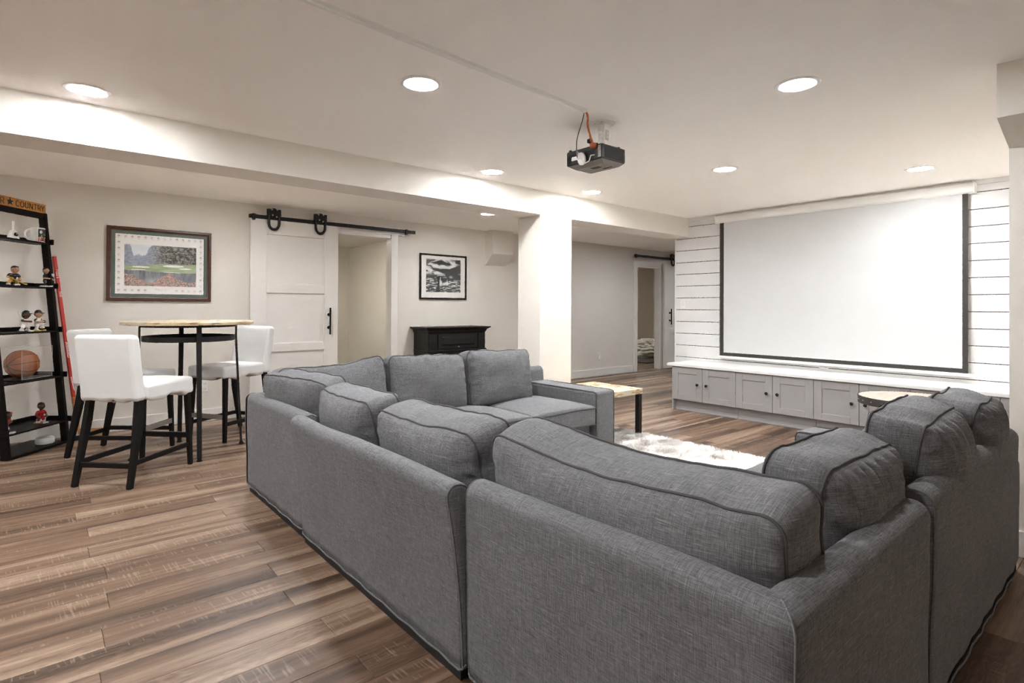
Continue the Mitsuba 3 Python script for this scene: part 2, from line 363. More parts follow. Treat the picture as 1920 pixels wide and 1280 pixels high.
for i, (x, y) in enumerate(LAMPS):
    if i < 8: lamp(x, y, names[i], 'recessed ceiling lights')
    else: lamp(x, y, 'round recessed ceiling light further along the same ceiling', 'recessed lights outside the view')
lamp(3.2, 8.9, 'recessed light in the room behind the near barn door', 'recessed lights outside the view', LAMP_ROOM, rec=-.008)
lamp(11.5, 8.6, 'recessed light in the room behind the far barn door', 'recessed lights outside the view', tuple(.45 * c for c in LAMP_ROOM), rec=-.008)

# ---------------------------------------------------------------- barn doors
def barn_door(key, xa, xb, ztop, handle_x, hangers):
    k = thing(key, kind='structure')
    y0, y1 = YL - .095, YL - .052
    add('panel', bx(xa + .02, xb - .02, y0 + .020, y1 - .004, .02, ztop - .02), 'm_door', k, smooth=False)
    st, zs = .176, [(.012, .20), (.735, .832), (1.427, 1.54), (2.112, ztop)]
    for a, b in ((xa, xa + st), (xb - st, xb)):
        add('stile', cbox(a, b, y0, y1, .012, ztop, .003), 'm_door', k, smooth=False)
    for a, b in zs:
        add('cross_rail', cbox(xa + st, xb - st, y0 + .0005, y1 - .0005, a, b, .003), 'm_door', k, smooth=False)
    h = [cyl((handle_x, y0 - .045, .925), (handle_x, y0 - .045, 1.255), .011, 16)]
    for z in (1.01, 1.17): h += [cyl((handle_x, y0 - .045, z), (handle_x, y0, z), .009, 14), cyl((handle_x, y0 - .007, z), (handle_x, y0, z), .021, 18)]
    add('handle', cat(h), 'm_black_metal', k)
    labels[k + '__handle'] = {'label': 'black bar handle'}
    yr = YL - .098
    for hx in hangers:
        ang = np.linspace(math.pi, 2 * math.pi, 22)
        path = [(hx - .058, yr - .020, z) for z in np.linspace(2.40, 2.245, 6)][:-1] + [(hx + .058 * math.cos(a), yr - .020, 2.243 + .075 * math.sin(a)) for a in ang] + [(hx + .058, yr - .020, z) for z in np.linspace(2.26, 2.40, 5)]
        u = tube(path, .0165, 8)
        hk = add('hanger', u, 'm_black_metal', k)
        add('bracket', cbox(hx - .077, hx + .077, yr - .035, yr + .006, 2.325, 2.405, .004), 'm_black_metal', hk, smooth=False)
        add('wheel', cyl((hx, yr - .02, 2.372), (hx, yr + .014, 2.372), .046, 28), 'm_black_metal', hk)
        for dx, dz in ((-.03, .045), (.03, .045), (-.02, -.02), (.025, -.035)):
            add('bolt', cyl((hx + dx, yr - .044, 2.352 + dz), (hx + dx, yr - .03, 2.352 + dz), .008, 10), 'm_steel', hk)
    return k
barn_door('door_1', 1.846, 2.886, 2.288, 2.769, (2.094, 2.645))
barn_door('door_2', 9.955, 11.0, 2.20, 10.13, (10.22, 10.75))
def rail(xa, xb, label):
    k = thing('door_track', label, 'door track')
    yr = YL - .098
    add('rail', cbox(xa, xb, yr - .007, yr + .005, 2.282, 2.327, .002), 'm_black_metal', k, smooth=False)
    for x in np.linspace(xa + .12, xb - .12, 5): add('spacer', cyl((x, yr, 2.305), (x, YL - .022, 2.305), .014, 12), 'm_black_metal', k)
    for x in (xa + .035, xb - .16): add('door_stop', cbox(x, x + .03, yr - .024, yr + .012, 2.262, 2.335, .003), 'm_black_metal', k, smooth=False)
rail(1.823, 3.996, 'black flat steel track above the near barn door on the left wall')
rail(8.925, 11.2, 'black steel track above the far barn door beside the shiplap wall')

# ---------------------------------------------------------------- wall plates
def outlet(x, z, label, plug=False):
    k = thing('wall_outlet', label, 'outlet', 'white outlets on the left wall')
    add('plate', rbox(x - .038, x + .038, YL - .008, YL, z - .062, z + .062, .004), 'm_white_plastic', k)
    for dz in (-.028, .028):
        sk = add('socket', rbox(x - .018, x + .018, YL - .0105, YL - .007, z + dz - .017, z + dz + .017, .003), 'm_trim', k)
        if not (plug and dz < 0):
            add('slots', cat(bx(x - .009, x - .006, YL - .0112, YL - .01, z + dz - .004, z + dz + .008), bx(x + .006, x + .009, YL - .0112, YL - .01, z + dz - .004, z + dz + .008)), 'm_black', sk, smooth=False)
    if plug:
        add('plug_in_light', rbox(x - .022, x + .022, YL - .055, YL - .011, z - .066, z - .012, .01), 'm_white_plastic', k)
outlet(1.401, .384, 'white wall outlet low on the wall under the bar table')
outlet(7.993, .371, 'white wall outlet with a plug-in light, right of the column', True)
k = thing('light_switch', 'white light switch plate at the left edge of the shiplap wall', 'light switch')
m = rbox(-.042, .042, -.008, 0, -.062, .062, .004); T = place(XW, 4.20, 1.323) @ FACE_X
add('plate', m, 'm_white_plastic', k, T)
m = rbox(-.014, .014, -.013, -.007, -.022, .022, .003); add('rocker', m, 'm_trim', k, T)

# ---------------------------------------------------------------- media cabinets
ZT0, ZT1 = .548, .583
def cabinet(ya, yb, first, label):
    k = thing('base_cabinet', label, 'cabinet', 'grey base cabinets under the screen')
    b = [bx(XF + .022, XW - .003, yb + .001, ya - .001, .135, ZT0 - .002)]
    if first: b.append(cbox(XF + .001, XW - .003, ya - .018, ya, 0, ZT0 - .002))
    add('body', cat(b), 'm_cabinet', k, smooth=False)
    add('toe_kick', cbox(XF + .07, XF + .09, yb + .001, ya - .018 if first else ya - .001, .0, .136), 'm_cabinet', k, smooth=False)
    add('toe_moulding', cbox(XF + .056, XF + .07, yb + .001, ya - .018 if first else ya - .001, .0, .022, .004), 'm_cabinet', k, smooth=False)
    ym = (ya + yb) / 2
    for side, (p, q) in enumerate(((ya - (.006 if first else .002), ym + .002), (ym - .002, yb + .002))):
        w, zb, zt = p - q, .139, ZT0 - .006
        d = add('door', bx(XF + .010, XF + .020, q + .02, p - .02, zb + .02, zt - .02), 'm_cabinet', k, smooth=False)
        st = .078
        for a, b2 in ((p - st, p), (q, q + st)): add('stile', cbox(XF, XF + .021, a, b2, zb, zt, .0025), 'm_cabinet', d, smooth=False)
        for a, b2 in ((zb, zb + st - .008), (zt - st, zt)): add('cross_rail', cbox(XF + .0006, XF + .021, q + st, p - st, a, b2, .0025), 'm_cabinet', d, smooth=False)
        ky = (q + .057) if side == 0 else (p - .057)
        kn = lathe([(0, 0), (.009, 0), (.006, .006), (.005, .013), (.014, .018), (.0165, .024), (.013, .030), (0, .032)], 24)
        add('knob', kn, 'm_black_metal', d, place(XF, ky, .345) @ rot([0, 1, 0], -90))
    return k
cabinet(4.032, 3.196, True, 'grey two-door base cabinet at the left end of the row')
cabinet(3.196, 2.358, False, 'grey two-door base cabinet, second from the left in the row')
cabinet(2.358, 1.523, False, 'grey two-door base cabinet partly behind the round tray table')
cabinet(1.523, .90, False, 'grey two-door base cabinet at the right end, behind the sofa cushions')
k = thing('cabinet_filler', 'grey filler panel at the right end of the cabinet row by the wall', 'cabinet panel')
add('panel', cbox(XF + .012, XF + .03, .54, .898, 0, ZT0 - .003), 'm_cabinet', k, smooth=False)
add('rail', cbox(XF, XF + .02, .54, .898, .44, ZT0 - .004), 'm_cabinet', k, smooth=False)
add('worktop', rbox(XF - .022, XW - .002, .54, 4.095, ZT0, ZT1, .006), 'm_counter'); tag('worktop', 'long white worktop running over the grey cabinets', 'worktop')

# ---------------------------------------------------------------- projector screen
k = thing('projector_screen', 'large white pull-down projector screen with black borders on the shiplap wall', 'projector screen')
xs = XW - .062
prof = Polygon([(0, 0), (.012, -.012), (.07, -.012), (.086, .0), (.09, .045), (.082, .078), (.012, .078), (0, .066)])
m = prism(prof, 3.690 - 1.150); m.vertices = np.stack([XW - .002 - .0 - m.vertices[:, 0], 3.690 - m.vertices[:, 2], 2.349 + m.vertices[:, 1]], 1); m.fix_normals()
add('housing', m, 'm_white_plastic', k, smooth=30)
for a, b in ((3.690, 3.703), (1.137, 1.150)):
    m = rbox(XW - .096, XW - .001, a, b, 2.333, 2.432, .005); ek = add('end_cap', m, 'm_white_plastic', k)
    add('hook', cat(bx(XW - .06, XW - .03, a + .002, b - .002, 2.43, 2.447), cyl((XW - .092, (a + b) / 2, 2.428), (XW - .06, (a + b) / 2, 2.44), .004, 8)), 'm_steel', ek, smooth=False)
add('fabric', bx(xs, xs + .0012, 1.233, 3.590, .722, 2.336), 'm_screen', k, smooth=False)
for i, (a, b) in enumerate(((3.590, 3.643), (1.190, 1.233))): add('border', bx(xs - .0002, xs + .0014, a, b, .681, 2.338), 'm_screen_black', k, smooth=False)
add('border', bx(xs - .0002, xs + .0014, 1.233, 3.590, .681, .722), 'm_screen_black', k, smooth=False)
add('weight_bar', rbox(xs - .011, xs + .013, 1.138, 3.660, .648, .680, .008, 3), 'm_white_plastic', k)
hp = [(xs - .012, 2.42 + .05 * c, .648 - .022 * s) for c, s in ((1, -.2), (1, .6), (.8, 1), (-.8, 1), (-1, .6), (-1, -.2))]
add('pull_handle', tube(hp, .004, 6), 'm_white_plastic', k)

# ---------------------------------------------------------------- pictures
def golf(p, n, uv):
    x, y = uv.x, uv.y
    w = .02 * (fbm(x * 9, 3.0, 0.0, 3) - .5)
    leaf = fbm(x * 46, y * 40, 1.0, 3); big = fbm(x * 9, y * 7, 4.0, 3)
    sky = mix((.62, .66, .70), (.80, .82, .84), fbm(x * 5, y * 8, 2.0, 2))
    far = mix((.12, .15, .20), (.42, .46, .54), leaf * .7 + big * .4)
    near = mix((.030, .030, .024), (.33, .31, .27), smoothstep(.35, .75, leaf * .75 + big * .25))
    trunk = smoothstep(.82, .9, noise(x * 44, 2.0)) * smoothstep(.44, .5, x) * smoothstep(.78, .6, y)
    near = mix(near, (.05, .04, .035), trunk * .8)
    line = 1.0 - .30 * smoothstep(.07, .13, x) + .42 * smoothstep(.24, .44, x) + .22 * (big - .5) + .14 * (leaf - .5)
    trees = mix(far, near, smoothstep(.30, .58, x + .1 * (big - .5)))
    c = mix(sky, trees, smoothstep(-.03, .03, line - y))
    grass = mix((.22, .28, .15), (.44, .50, .33), fbm(x * 7, y * 34, 0.0, 2))
    top = .56 - .06 * smoothstep(.5, .15, x) + w
    c = mix(c, grass, smoothstep(-.006, .006, top - y))
    for bxx, by, rx, ry in ((.67, .505, .15, .028), (.84, .45, .09, .018), (.22, .462, .12, .020), (.64, .345, .13, .016), (.18, .395, .1, .010)):
        d = dr.square((x - bxx) / rx) + dr.square((y - by) / ry)
        c = mix(c, (.83, .81, .76), smoothstep(1.2, .8, d))
    water = mix((.06, .07, .085), (.30, .31, .34), fbm(x * 38, y * 5, 6.0, 3))
    water = mix(water, (.60, .62, .66), smoothstep(.2, .0, dr.abs(x - .40)) * smoothstep(.24, .05, y) * .8)
    c = mix(c, water, smoothstep(-.006, .006, .375 - .03 * smoothstep(.2, .6, x) - y + w))
    fl = .20 + .10 * dr.sin(x * 11 + 1.2) + .12 * (fbm(x * 15, y * 15, 3.0, 2) - .5)
    blossom = fbm(x * 120, y * 84, 0.0, 2)
    flower = dr.select(blossom > .56, mix((.50, .17, .14), (.78, .50, .45), noise(x * 90, y * 70)), dr.select(blossom > .46, mi.Color3f(.55, .51, .47), mi.Color3f(.09, .10, .07)))
    return mix(c, flower, smoothstep(-.02, .02, fl - y))
def golf_print(p, n, uv):
    x, y = uv.x, uv.y
    X, Y = (x - .095) / .815, (y - .135) / .70
    inside = (X > 0) & (X < 1) & (Y > 0) & (Y < 1)
    paper = mi.Color3f(.80, .78, .755)
    gx, gy = x * 14.0, y * 10.0
    fx, fy = gx - dr.floor(gx) - .5, gy - dr.floor(gy) - .5
    edge = (x < .075) | (x > .925) | (y > .90) | ((y < .10) & ((x < .36) | (x > .64)))
    r = dr.sqrt(dr.square(fx / .8) + dr.square(fy * 1.05))
    face = smoothstep(.30, .24, r) * (.25 + .75 * smoothstep(.45, .6, noise(x * 190, y * 140)))
    hair = smoothstep(.33, .26, r) * smoothstep(-.02, .12, fy)
    head = mix(mix(paper, (.58, .52, .47), face * .7), (.22, .20, .19), hair * .75 * cell_rand(dr.floor(gx), dr.floor(gy)))
    cap = (y > .055) & (y < .10) & (x > .42) & (x < .58)
    base = dr.select(edge, head, dr.select(cap, mix(paper, (.45, .43, .4), smoothstep(.5, .8, noise(x * 400, y * 70)) * .8), paper))
    return dr.select(inside, golf(p, n, mi.Point2f(X, Y)), base)
scene['m_golf_print'] = pm(mikit.proc(golf_print), .5)
scene['m_mahogany'] = pm(mikit.proc(lambda p, n, uv: mix((.035, .014, .008), (.10, .036, .020), fbm(p.x * 30, p.y * 30, p.z * 30, 3))), .3)
scene['m_mat_green'] = pm((.085, .125, .105), .8)
scene['m_mat_white'] = pm((.74, .71, .67), .8)
scene['m_pane'] = {'type': 'thindielectric', 'int_ior': 1.5}
k = thing('framed_picture', 'wide golf course print in a dark mahogany frame above the bar table', 'picture', 'framed pictures on the left wall')
T = place(.984, YL - .004, 1.697)
W_, H_ = .942, .756
add('frame', frame_mesh(W_, H_, .040, .030), 'm_mahogany', k, T)
add('mat', bx(-W_ / 2 + .03, W_ / 2 - .03, -.010, -.004, -H_ / 2 + .03, H_ / 2 - .03), 'm_mat_green', k, T, smooth=False)
q, uv = quad_uv(.795, .610); add('print', q, 'm_golf_print', k, T @ tr(0, -.0115, 0), uv=uv)
add('glass', quad_uv(W_ - .07, H_ - .07)[0], 'm_pane', k, T @ tr(0, -.0135, 0), smooth=False)
def bw(p, n, uv):
    x, y = uv.x, uv.y
    cl = fbm(x * 4 + 2 * fbm(x * 3, y * 5, 1.0, 2), y * 9, 7.0, 4)
    sky = mi.Color3f(.02, .02, .02) + mi.Color3f(.62, .61, .59) * smoothstep(.47, .70, cl)
    land = mi.Color3f(.03, .03, .03) + mi.Color3f(.5, .49, .47) * smoothstep(.50, .72, fbm(x * 16, y * 40, 3.0, 3))
    c = mix(sky, land, smoothstep(-.01, .02, .36 + .03 * dr.sin(x * 9) - y))
    for cx, w, h in ((.40, .035, .20), (.43, .06, .10), (.60, .03, .13), (.56, .08, .06), (.50, .03, .05)):
        sp = smoothstep(w, w * .6, dr.abs(x - cx) * (1 + 2.2 * dr.maximum(y - .26, 0) / h)) * smoothstep(.21, .24, y) * smoothstep(.26 + h, .24 + h, y)
        c = mix(c, (.75, .74, .72), sp * (.5 + .5 * noise(x * 60, y * 60)))
    c = mix(c, (.62, .61, .58), smoothstep(.02, .0, dr.abs(y - .20 - .015 * dr.sin(x * 14))) * .6)
    return mix(c, (.02, .02, .02), smoothstep(.035, .02, dr.abs(x - .35)) * smoothstep(.52, .44, y) * .9)
scene['m_bw_print'] = pm(mikit.proc(bw), .5)
k = thing('framed_picture', 'black and white cloud photograph in a black frame above the fireplace mantel', 'picture', 'framed pictures on the left wall')
T = place(4.525, YL - .004, 1.709)
add('frame', frame_mesh(.808, .656, .026, .028), 'm_black', k, T)
add('mat', bx(-.385, .385, -.010, -.004, -.31, .31), 'm_mat_white', k, T, smooth=False)
q, uv = quad_uv(.60, .485); add('print', q, 'm_bw_print', k, T @ tr(.0, -.0112, .02), uv=uv)
add('glass', quad_uv(.76, .61)[0], 'm_pane', k, T @ tr(0, -.0135, 0), smooth=False)

# ---------------------------------------------------------------- fireplace mantel
k = thing('fireplace_mantel', 'black electric fireplace mantel cabinet with a crown top against the left wall', 'fireplace mantel')
xa, xb, yf = 4.035, 5.00, 6.50
scene['m_mantel'] = pm((.009, .0085, .008), .4, specular=.3)
add('body', cbox(xa, xb, yf, YL - .004, 0, .94), 'm_mantel', k, smooth=False)
crown = []
for z0_, z1_, e0, e1 in ((.905, .925, .0, .012), (.925, .950, .012, .020), (.950, .975, .020, .055), (.975, .993, .062, .066)):
    v = []
    for z, e in ((z0_, e0), (z1_, e1)): v += [[xa - e, yf - e, z], [xb + e, yf - e, z], [xb + e, YL - .004, z], [xa - e, YL - .004, z]]
    crown.append(trimesh.convex.convex_hull(np.array(v)))
add('crown', cat(crown), 'm_mantel', k, smooth=False)
for x in (xa, xb - .135):
    p = add('pilaster', cbox(x + .006, x + .13, yf - .014, yf, .03, .90), 'm_mantel', k, smooth=False)
    for j in range(6): add('flute', bar((x + .028 + j * .016, yf - .015, .12), (x + .028 + j * .016, yf - .015, .80), .010, .006, up=(0, 1, 0), ch=.002), 'm_mantel', p, smooth=False)
d = add('door', cbox(xa + .15, xb - .15, yf - .016, yf, .695, .895), 'm_mantel', k, smooth=False)
add('raised_panel', trimesh.convex.convex_hull(np.vstack([np.array([[x, yf - .016, z] for x in (xa + .20, xb - .20) for z in (.735, .86)]), np.array([[x, yf - .030, z] for x in (xa + .225, xb - .225) for z in (.755, .84)])])), 'm_mantel', d, smooth=False)
add('knob', ball((( xa + xb) / 2, yf - .026, .715), .010), 'm_steel', d)
labels[d + '__knob'] = {'label': 'small silver knob'}
add('waist_moulding', cat(cbox(xa - .012, xb + .012, yf - .03, YL - .01, .655, .675, .006)), 'm_mantel', k, smooth=False)
add('firebox', cbox(xa + .15, xb - .15, yf - .010, yf, .08, .63), 'm_black', k, smooth=False)
add('base_moulding', cbox(xa - .014, xb + .014, yf - .022, YL - .018, 0, .06, .006), 'm_mantel', k, smooth=False)
add('top_receiver', rbox((xa + xb) / 2 - .05, (xa + xb) / 2 + .03, 6.62, 6.66, .9925, 1.003, .003), 'm_mahogany', k)

# ---------------------------------------------------------------- projector and its cables
k = thing('projector', 'black ceiling-mounted projector with a grey underside and white lens cap hanging from it', 'projector')
scene['m_projector'] = pm((.020, .020, .020), .42)
scene['m_projector_base'] = pm((.20, .175, .15), .4)
PX, PY0, PY1, PZ0, PZ1 = 2.655, 2.272, 2.578, 2.200, 2.296
body = rbox(PX, PX + .235, PY0, PY1, PZ0, PZ1, .012, 3)
add('body', body, 'm_projector', k)
v = [[x, y, PZ0 + .002] for x, y in ((PX + .006, PY0 + .006), (PX + .229, PY0 + .006), (PX + .229, PY1 - .006), (PX + .006, PY1 - .006))] + [[x, y, PZ0 - .020] for x, y in ((PX + .05, PY0 + .03), (PX + .20, PY0 + .03), (PX + .20, PY1 - .04), (PX + .05, PY1 - .04))]
add('bottom_cover', trimesh.convex.convex_hull(np.array(v)), 'm_projector_base', k, smooth=20)
add('bottom_slot', cat(cbox(PX + .085, PX + .12, PY0 + .10, PY0 + .17, PZ0 - .0215, PZ0 - .018), cbox(PX + .15, PX + .165, PY0 + .05, PY0 + .12, PZ0 - .0215, PZ0 - .018)), 'm_black', k, smooth=False)
g = [bx(PX + .03 + i * .0105, PX + .0365 + i * .0105, PY0 - .003, PY0 + .004, PZ0 + .012, PZ1 - .012) for i in range(18)]
add('side_grille', cat(g), 'm_projector', k, smooth=False); labels[k + '__side_grille'] = {'kind': 'stuff'}
g = [bx(PX - .003, PX + .004, PY0 + .008, PY0 + .03, PZ0 + .012 + i * .0075, PZ0 + .0155 + i * .0075) for i in range(10)]
add('rear_grille', cat(g), 'm_steel', k, smooth=False); labels[k + '__rear_grille'] = {'kind': 'stuff'}
add('port_panel', bx(PX - .001, PX + .003, PY0 + .06, PY1 - .03, PZ0 + .035, PZ1 - .028), 'm_black', k, smooth=False)
scene['m_sticker'] = pm((.75, .75, .73), .5)
lb = add('sticker', bx(PX - .002, PX + .001, PY1 - .10, PY1 - .05, PZ0 + .028, PZ0 + .052), 'm_sticker', k, smooth=False)
add('power_inlet', bx(PX - .003, PX + .001, PY1 - .045, PY1 - .015, PZ0 + .012, PZ0 + .06), 'm_black', k, smooth=False)
cap = trimesh.creation.cylinder(radius=.040, height=.010, sections=36)
add('lens_cap', cap, 'm_white_plastic', k, tr(PX - .02, PY1 - .155, PZ0 + .020) @ rot([0, 0, 1], -14) @ rot([0, 1, 0], 78))
add('cap_cord', tube([(PX - .005, PY1 - .12, PZ0 + .06), (PX - .03, PY1 - .125, PZ0 + .075), (PX - .035, PY1 - .135, PZ0 + .03), (PX - .022, PY1 - .19, PZ0 - .014), (PX - .015, PY1 - .215, PZ0 - .005), (PX - .01, PY1 - .225, PZ0 + .03), (PX - .004, PY1 - .25, PZ0 + .03)], .0035, 6), 'm_white_plastic', k)
for x, y in ((PX + .02, PY1 - .02), (PX + .02, PY0 + .06), (PX + .2, PY0 + .03)): add('foot', cyl((x, y, PZ1 - .003), (x, y, PZ1 + .012), .009, 14), 'm_black', k)
mt = (2.775, 2.36)
k = thing('projector_mount', 'white perforated ceiling bracket holding the projector', 'mount')
pl = prism(Point(0, 0).buffer(.075, 24), .006); pl.apply_scale([1.0, 1.0, 1]); add('ceiling_plate', pl, 'm_white_plastic', k, tr(mt[0], mt[1], ZC - .0065))
col = prism(sbox(-.026, -.06, .026, .06).difference(shapely.union_all([Point(dx, dy).buffer(.007) for dx in (-.012, .012) for dy in (-.045, -.02, .005, .03)])), .006)
for s in (-1, 1):
    add('side_strap', col, 'm_white_plastic', k, tr(mt[0] + s * .022, mt[1], ZC - .066) @ rot([1, 0, 0], 90) @ rot([0, 1, 0], 90) @ tr(0, 0, 0))
add('swivel', cat(rbox(mt[0] - .028, mt[0] + .028, mt[1] - .028, mt[1] + .028, ZC - .05, ZC - .006, .006), rbox(mt[0] - .024, mt[0] + .024, mt[1] - .03, mt[1] + .03, PZ1 + .012, PZ1 + .05, .006)), 'm_white_plastic', k)
for a in (40, 140, 220, 320):
    e = (mt[0] + .085 * math.cos(math.radians(a)), mt[1] + .085 * math.sin(math.radians(a)))
    add('arm', bar((mt[0], mt[1], PZ1 + .02), (e[0], e[1], PZ1 + .006), .018, .006), 'm_white_plastic' if a < 200 else 'm_projector', k, smooth=False)
for dx, dy in ((.05, .03), (-.05, .03), (.05, -.03), (-.05, -.03)): add('screw', cyl((mt[0] + dx, mt[1] + dy, ZC - .010), (mt[0] + dx, mt[1] + dy, ZC - .006), .006, 10), 'm_steel', k)
k = thing('cable_raceway', 'long white cable cover running across the ceiling to the projector', 'cable cover')
pa, pb = np.array([-1.6, 1.980]), np.array([2.503, 2.270]); L_ = np.linalg.norm(pb - pa); yaw = math.degrees(math.atan2(*(pb - pa)[::-1]))
prof = Polygon([(-.016, 0), (-.014, -.014), (-.008, -.019), (.008, -.019), (.014, -.014), (.016, 0)])
cuts = [0] + [L_ - (2.503 - x) for x in (1.19, 1.60, 2.06)] + [L_]
for a, b in zip(cuts[:-1], cuts[1:]):
    m = prism(prof, b - a - .003); m.vertices = np.stack([m.vertices[:, 2] + a, m.vertices[:, 0], m.vertices[:, 1]], 1); m.fix_normals()
    add('channel', m, 'm_white_plastic', k, place(pa[0], pa[1], ZC, yaw), smooth=False)
for a in cuts[1:-1]:
    m = prism(prof.buffer(.0025), .022); m.vertices = np.stack([m.vertices[:, 2] + a - .011, m.vertices[:, 0], np.minimum(m.vertices[:, 1], 0)], 1); m.fix_normals()
    add('joint_clip', m, 'm_white_plastic', k, place(pa[0], pa[1], ZC, yaw), smooth=False)
scene['m_orange_cable'] = pm((.42, .10, .022), .5)
scene['m_grey_cable'] = pm((.10, .10, .095), .5)
def curve(pts, n=24):
    from scipy.interpolate import CubicSpline
    p = np.array(pts, float); t = np.r_[0, np.cumsum(np.linalg.norm(np.diff(p, axis=0), axis=1))]
    return CubicSpline(t, p)(np.linspace(0, t[-1], n))
k = thing('video_cable', 'thick orange cable from the ceiling raceway into the back of the projector', 'cable')
add('cord', tube(curve([(2.500, 2.268, ZC - .008), (2.525, 2.272, ZC - .04), (2.555, 2.300, 2.39), (2.60, 2.315, 2.325), (PX - .03, 2.335, 2.300)]), .0065, 8), 'm_orange_cable', k)
add('strap', rbox(PX - .052, PX - .022, 2.325, 2.350, 2.298, 2.322, .005), 'm_black', k)
add('plug', rbox(PX - .035, PX + .002, 2.312, 2.345, 2.270, 2.302, .008), 'm_orange_cable', k)
k = thing('power_cord', 'thin grey cord hanging from the ceiling raceway beside the orange cable', 'cable')
add('cord', tube(curve([(2.498, 2.276, ZC - .01), (2.515, 2.31, 2.40), (2.55, 2.385, 2.31), (2.60, 2.432, 2.25), (PX - .025, 2.447, 2.225), (PX - .006, 2.44, 2.235)]), .0035, 6), 'm_grey_cable', k)

# ---------------------------------------------------------------- bar table
k = thing('bar_table', 'round stone-topped bar table on black steel legs by the left wall', 'table')
bc = (1.012, 5.555)
add('table_top', lathe([(0, 1.110), (.500, 1.110), (.505, 1.112), (.508, 1.118), (.506, 1.134), (.499, 1.140), (0, 1.140)], 72), 'm_stone', k, tr(bc[0], bc[1], 0), smooth=40)
add('apron_ring', lathe([(.345, 1.090), (.37, 1.090), (.37, 1.109), (.345, 1.109), (.345, 1.090)], 64), 'm_black_metal', k, tr(bc[0], bc[1], 0))
add('tray_shelf', lathe([(0, .968), (.352, .968), (.356, .972), (.356, 1.012), (.350, 1.012), (.348, .980), (0, .980)], 64), 'm_black_metal', k, tr(bc[0], bc[1], 0))
for a in (-90, 0, 90, 185):
    ca, sa = math.cos(math.radians(a)), math.sin(math.radians(a)); rad = np.array([ca, sa, 0]); b3 = np.array([bc[0], bc[1], 0])
    tan = (-sa, ca, 0)
    m = cat(bar(b3 + rad * .375 + [0, 0, 1.098], b3 + rad * .375 + [0, 0, .97], .038, .010, up=rad), bar(b3 + rad * .375 + [0, 0, .972], b3 + rad * .425 + [0, 0, .02], .040, .012, .036, .012, up=rad))
    lg = add('leg', m, 'm_black_metal', k, smooth=False)
    add('glide', cat(cyl(b3 + rad * .427 + [0, 0, 0], b3 + rad * .427 + [0, 0, .022], .015, 16), cyl(b3 + rad * .427 + [0, 0, .0], b3 + rad * .427 + [0, 0, .010], .021, 16)), 'm_black', lg)

# ---------------------------------------------------------------- bar stools in white slipcovers
def wav(m, amp, f, seed):
    v = np.array(m.vertices); n = np.array(m.vertex_normals)
    m.vertices = v + n * ((meshkit.fbm(v * f, 3, seed) - .5) * 2 * amp)[:, None]; return m
def stool(x, y, yaw, label, seed):
    """Local frame: y forward, seat centre at the origin."""
    k = thing('bar_stool', label, 'stool', 'white bar stools around the bar table')
    T = place(x, y, 0, yaw - 90)
    w = .205
    seat = rbox(-w - .012, w + .012, -.28, .245, .585, .705, .028, 4, (8, 8, 5))
    v = np.array(seat.vertices); z = v[:, 2]
    low = np.clip((.63 - z) / .05, 0, 1)
    ang = np.arctan2(v[:, 1], v[:, 0])
    v[:, 2] += low * (.016 * np.sin(ang * 5 + seed) + .010 * np.sin(ang * 13 + 2 * seed)); v[:, :2] *= (1 + .012 * low * np.sin(ang * 17 + seed))[:, None]
    v[:, 2] += np.where(z > .69, .012 * (1 - (v[:, 0] / w) ** 2) * (1 - (v[:, 1] / .25) ** 2), 0)
    seat.vertices = v; wav(seat, .005, 9, seed); add('seat_cover', seat, 'm_slipcover', k, T, smooth=50)
    back = rbox(-w - .016, w + .016, -.365, -.265, .590, 1.065, .034, 4, (9, 3, 10))
    v = np.array(back.vertices); z = v[:, 2]
    v[:, 1] -= np.maximum(z - .60, 0) * .15
    low = np.clip((.63 - z) / .05, 0, 1); ang = v[:, 0] * 40
    v[:, 2] += low * (.012 * np.sin(ang + seed) + .008 * np.sin(ang * 2.3)); v[:, 0] *= 1 + .02 * np.clip((.75 - z) / .15, 0, 1)
    back.vertices = v; wav(back, .004, 7, seed + 3); add('back_cover', back, 'm_slipcover', k, T, smooth=50)
    F, B = .215, -.30
    for sx in (-1, 1):
        add('leg', bar((sx * (w - .015), F - .02, .60), (sx * (w + .003), F, 0), .040, .042, .030, .030, up=(0, 1, 0)), 'm_leg_black', k, T, smooth=False)
        lg = cat(bar((sx * (w - .015), B, .62), (sx * (w - .006), B - .02, .44), .034, .052, .036, .056, up=(0, 1, 0)), bar((sx * (w - .006), B - .020, .442), (sx * (w + .003), B - .11, 0), .036, .056, .032, .036, up=(0, 1, 0)))
        add('leg', lg, 'm_leg_black', k, T, smooth=False)
        add('stretcher', bar((sx * (w - .004), F - .005, .165), (sx * (w - .002), B - .075, .165), .018, .036), 'm_leg_black', k, T, smooth=False)
    fs = add('stretcher', bar((-w, F - .004, .235), (w, F - .004, .235), .020, .040), 'm_leg_black', k, T, smooth=False)
    add('foot_rest', cbox(-w + .02, w - .02, F + .006, F + .010, .214, .256, .0015), 'm_steel', fs, T, smooth=False)
    labels[fs + '__foot_rest'] = {'label': 'brushed metal kick plate'}
    add('stretcher', bar((-w, B - .080, .15), (w, B - .080, .15), .018, .036), 'm_leg_black', k, T, smooth=False)
    return k
stool(.64, 5.09, 44, 'white slipcovered bar stool nearest the camera, its back to us, left of the bar table', 1)
stool(.637, 5.836, -40, 'white slipcovered bar stool behind the nearest stool, next to the ladder shelf', 5)
stool(1.40, 5.97, 212, 'white slipcovered bar stool right of the bar table, in front of the barn door', 9)

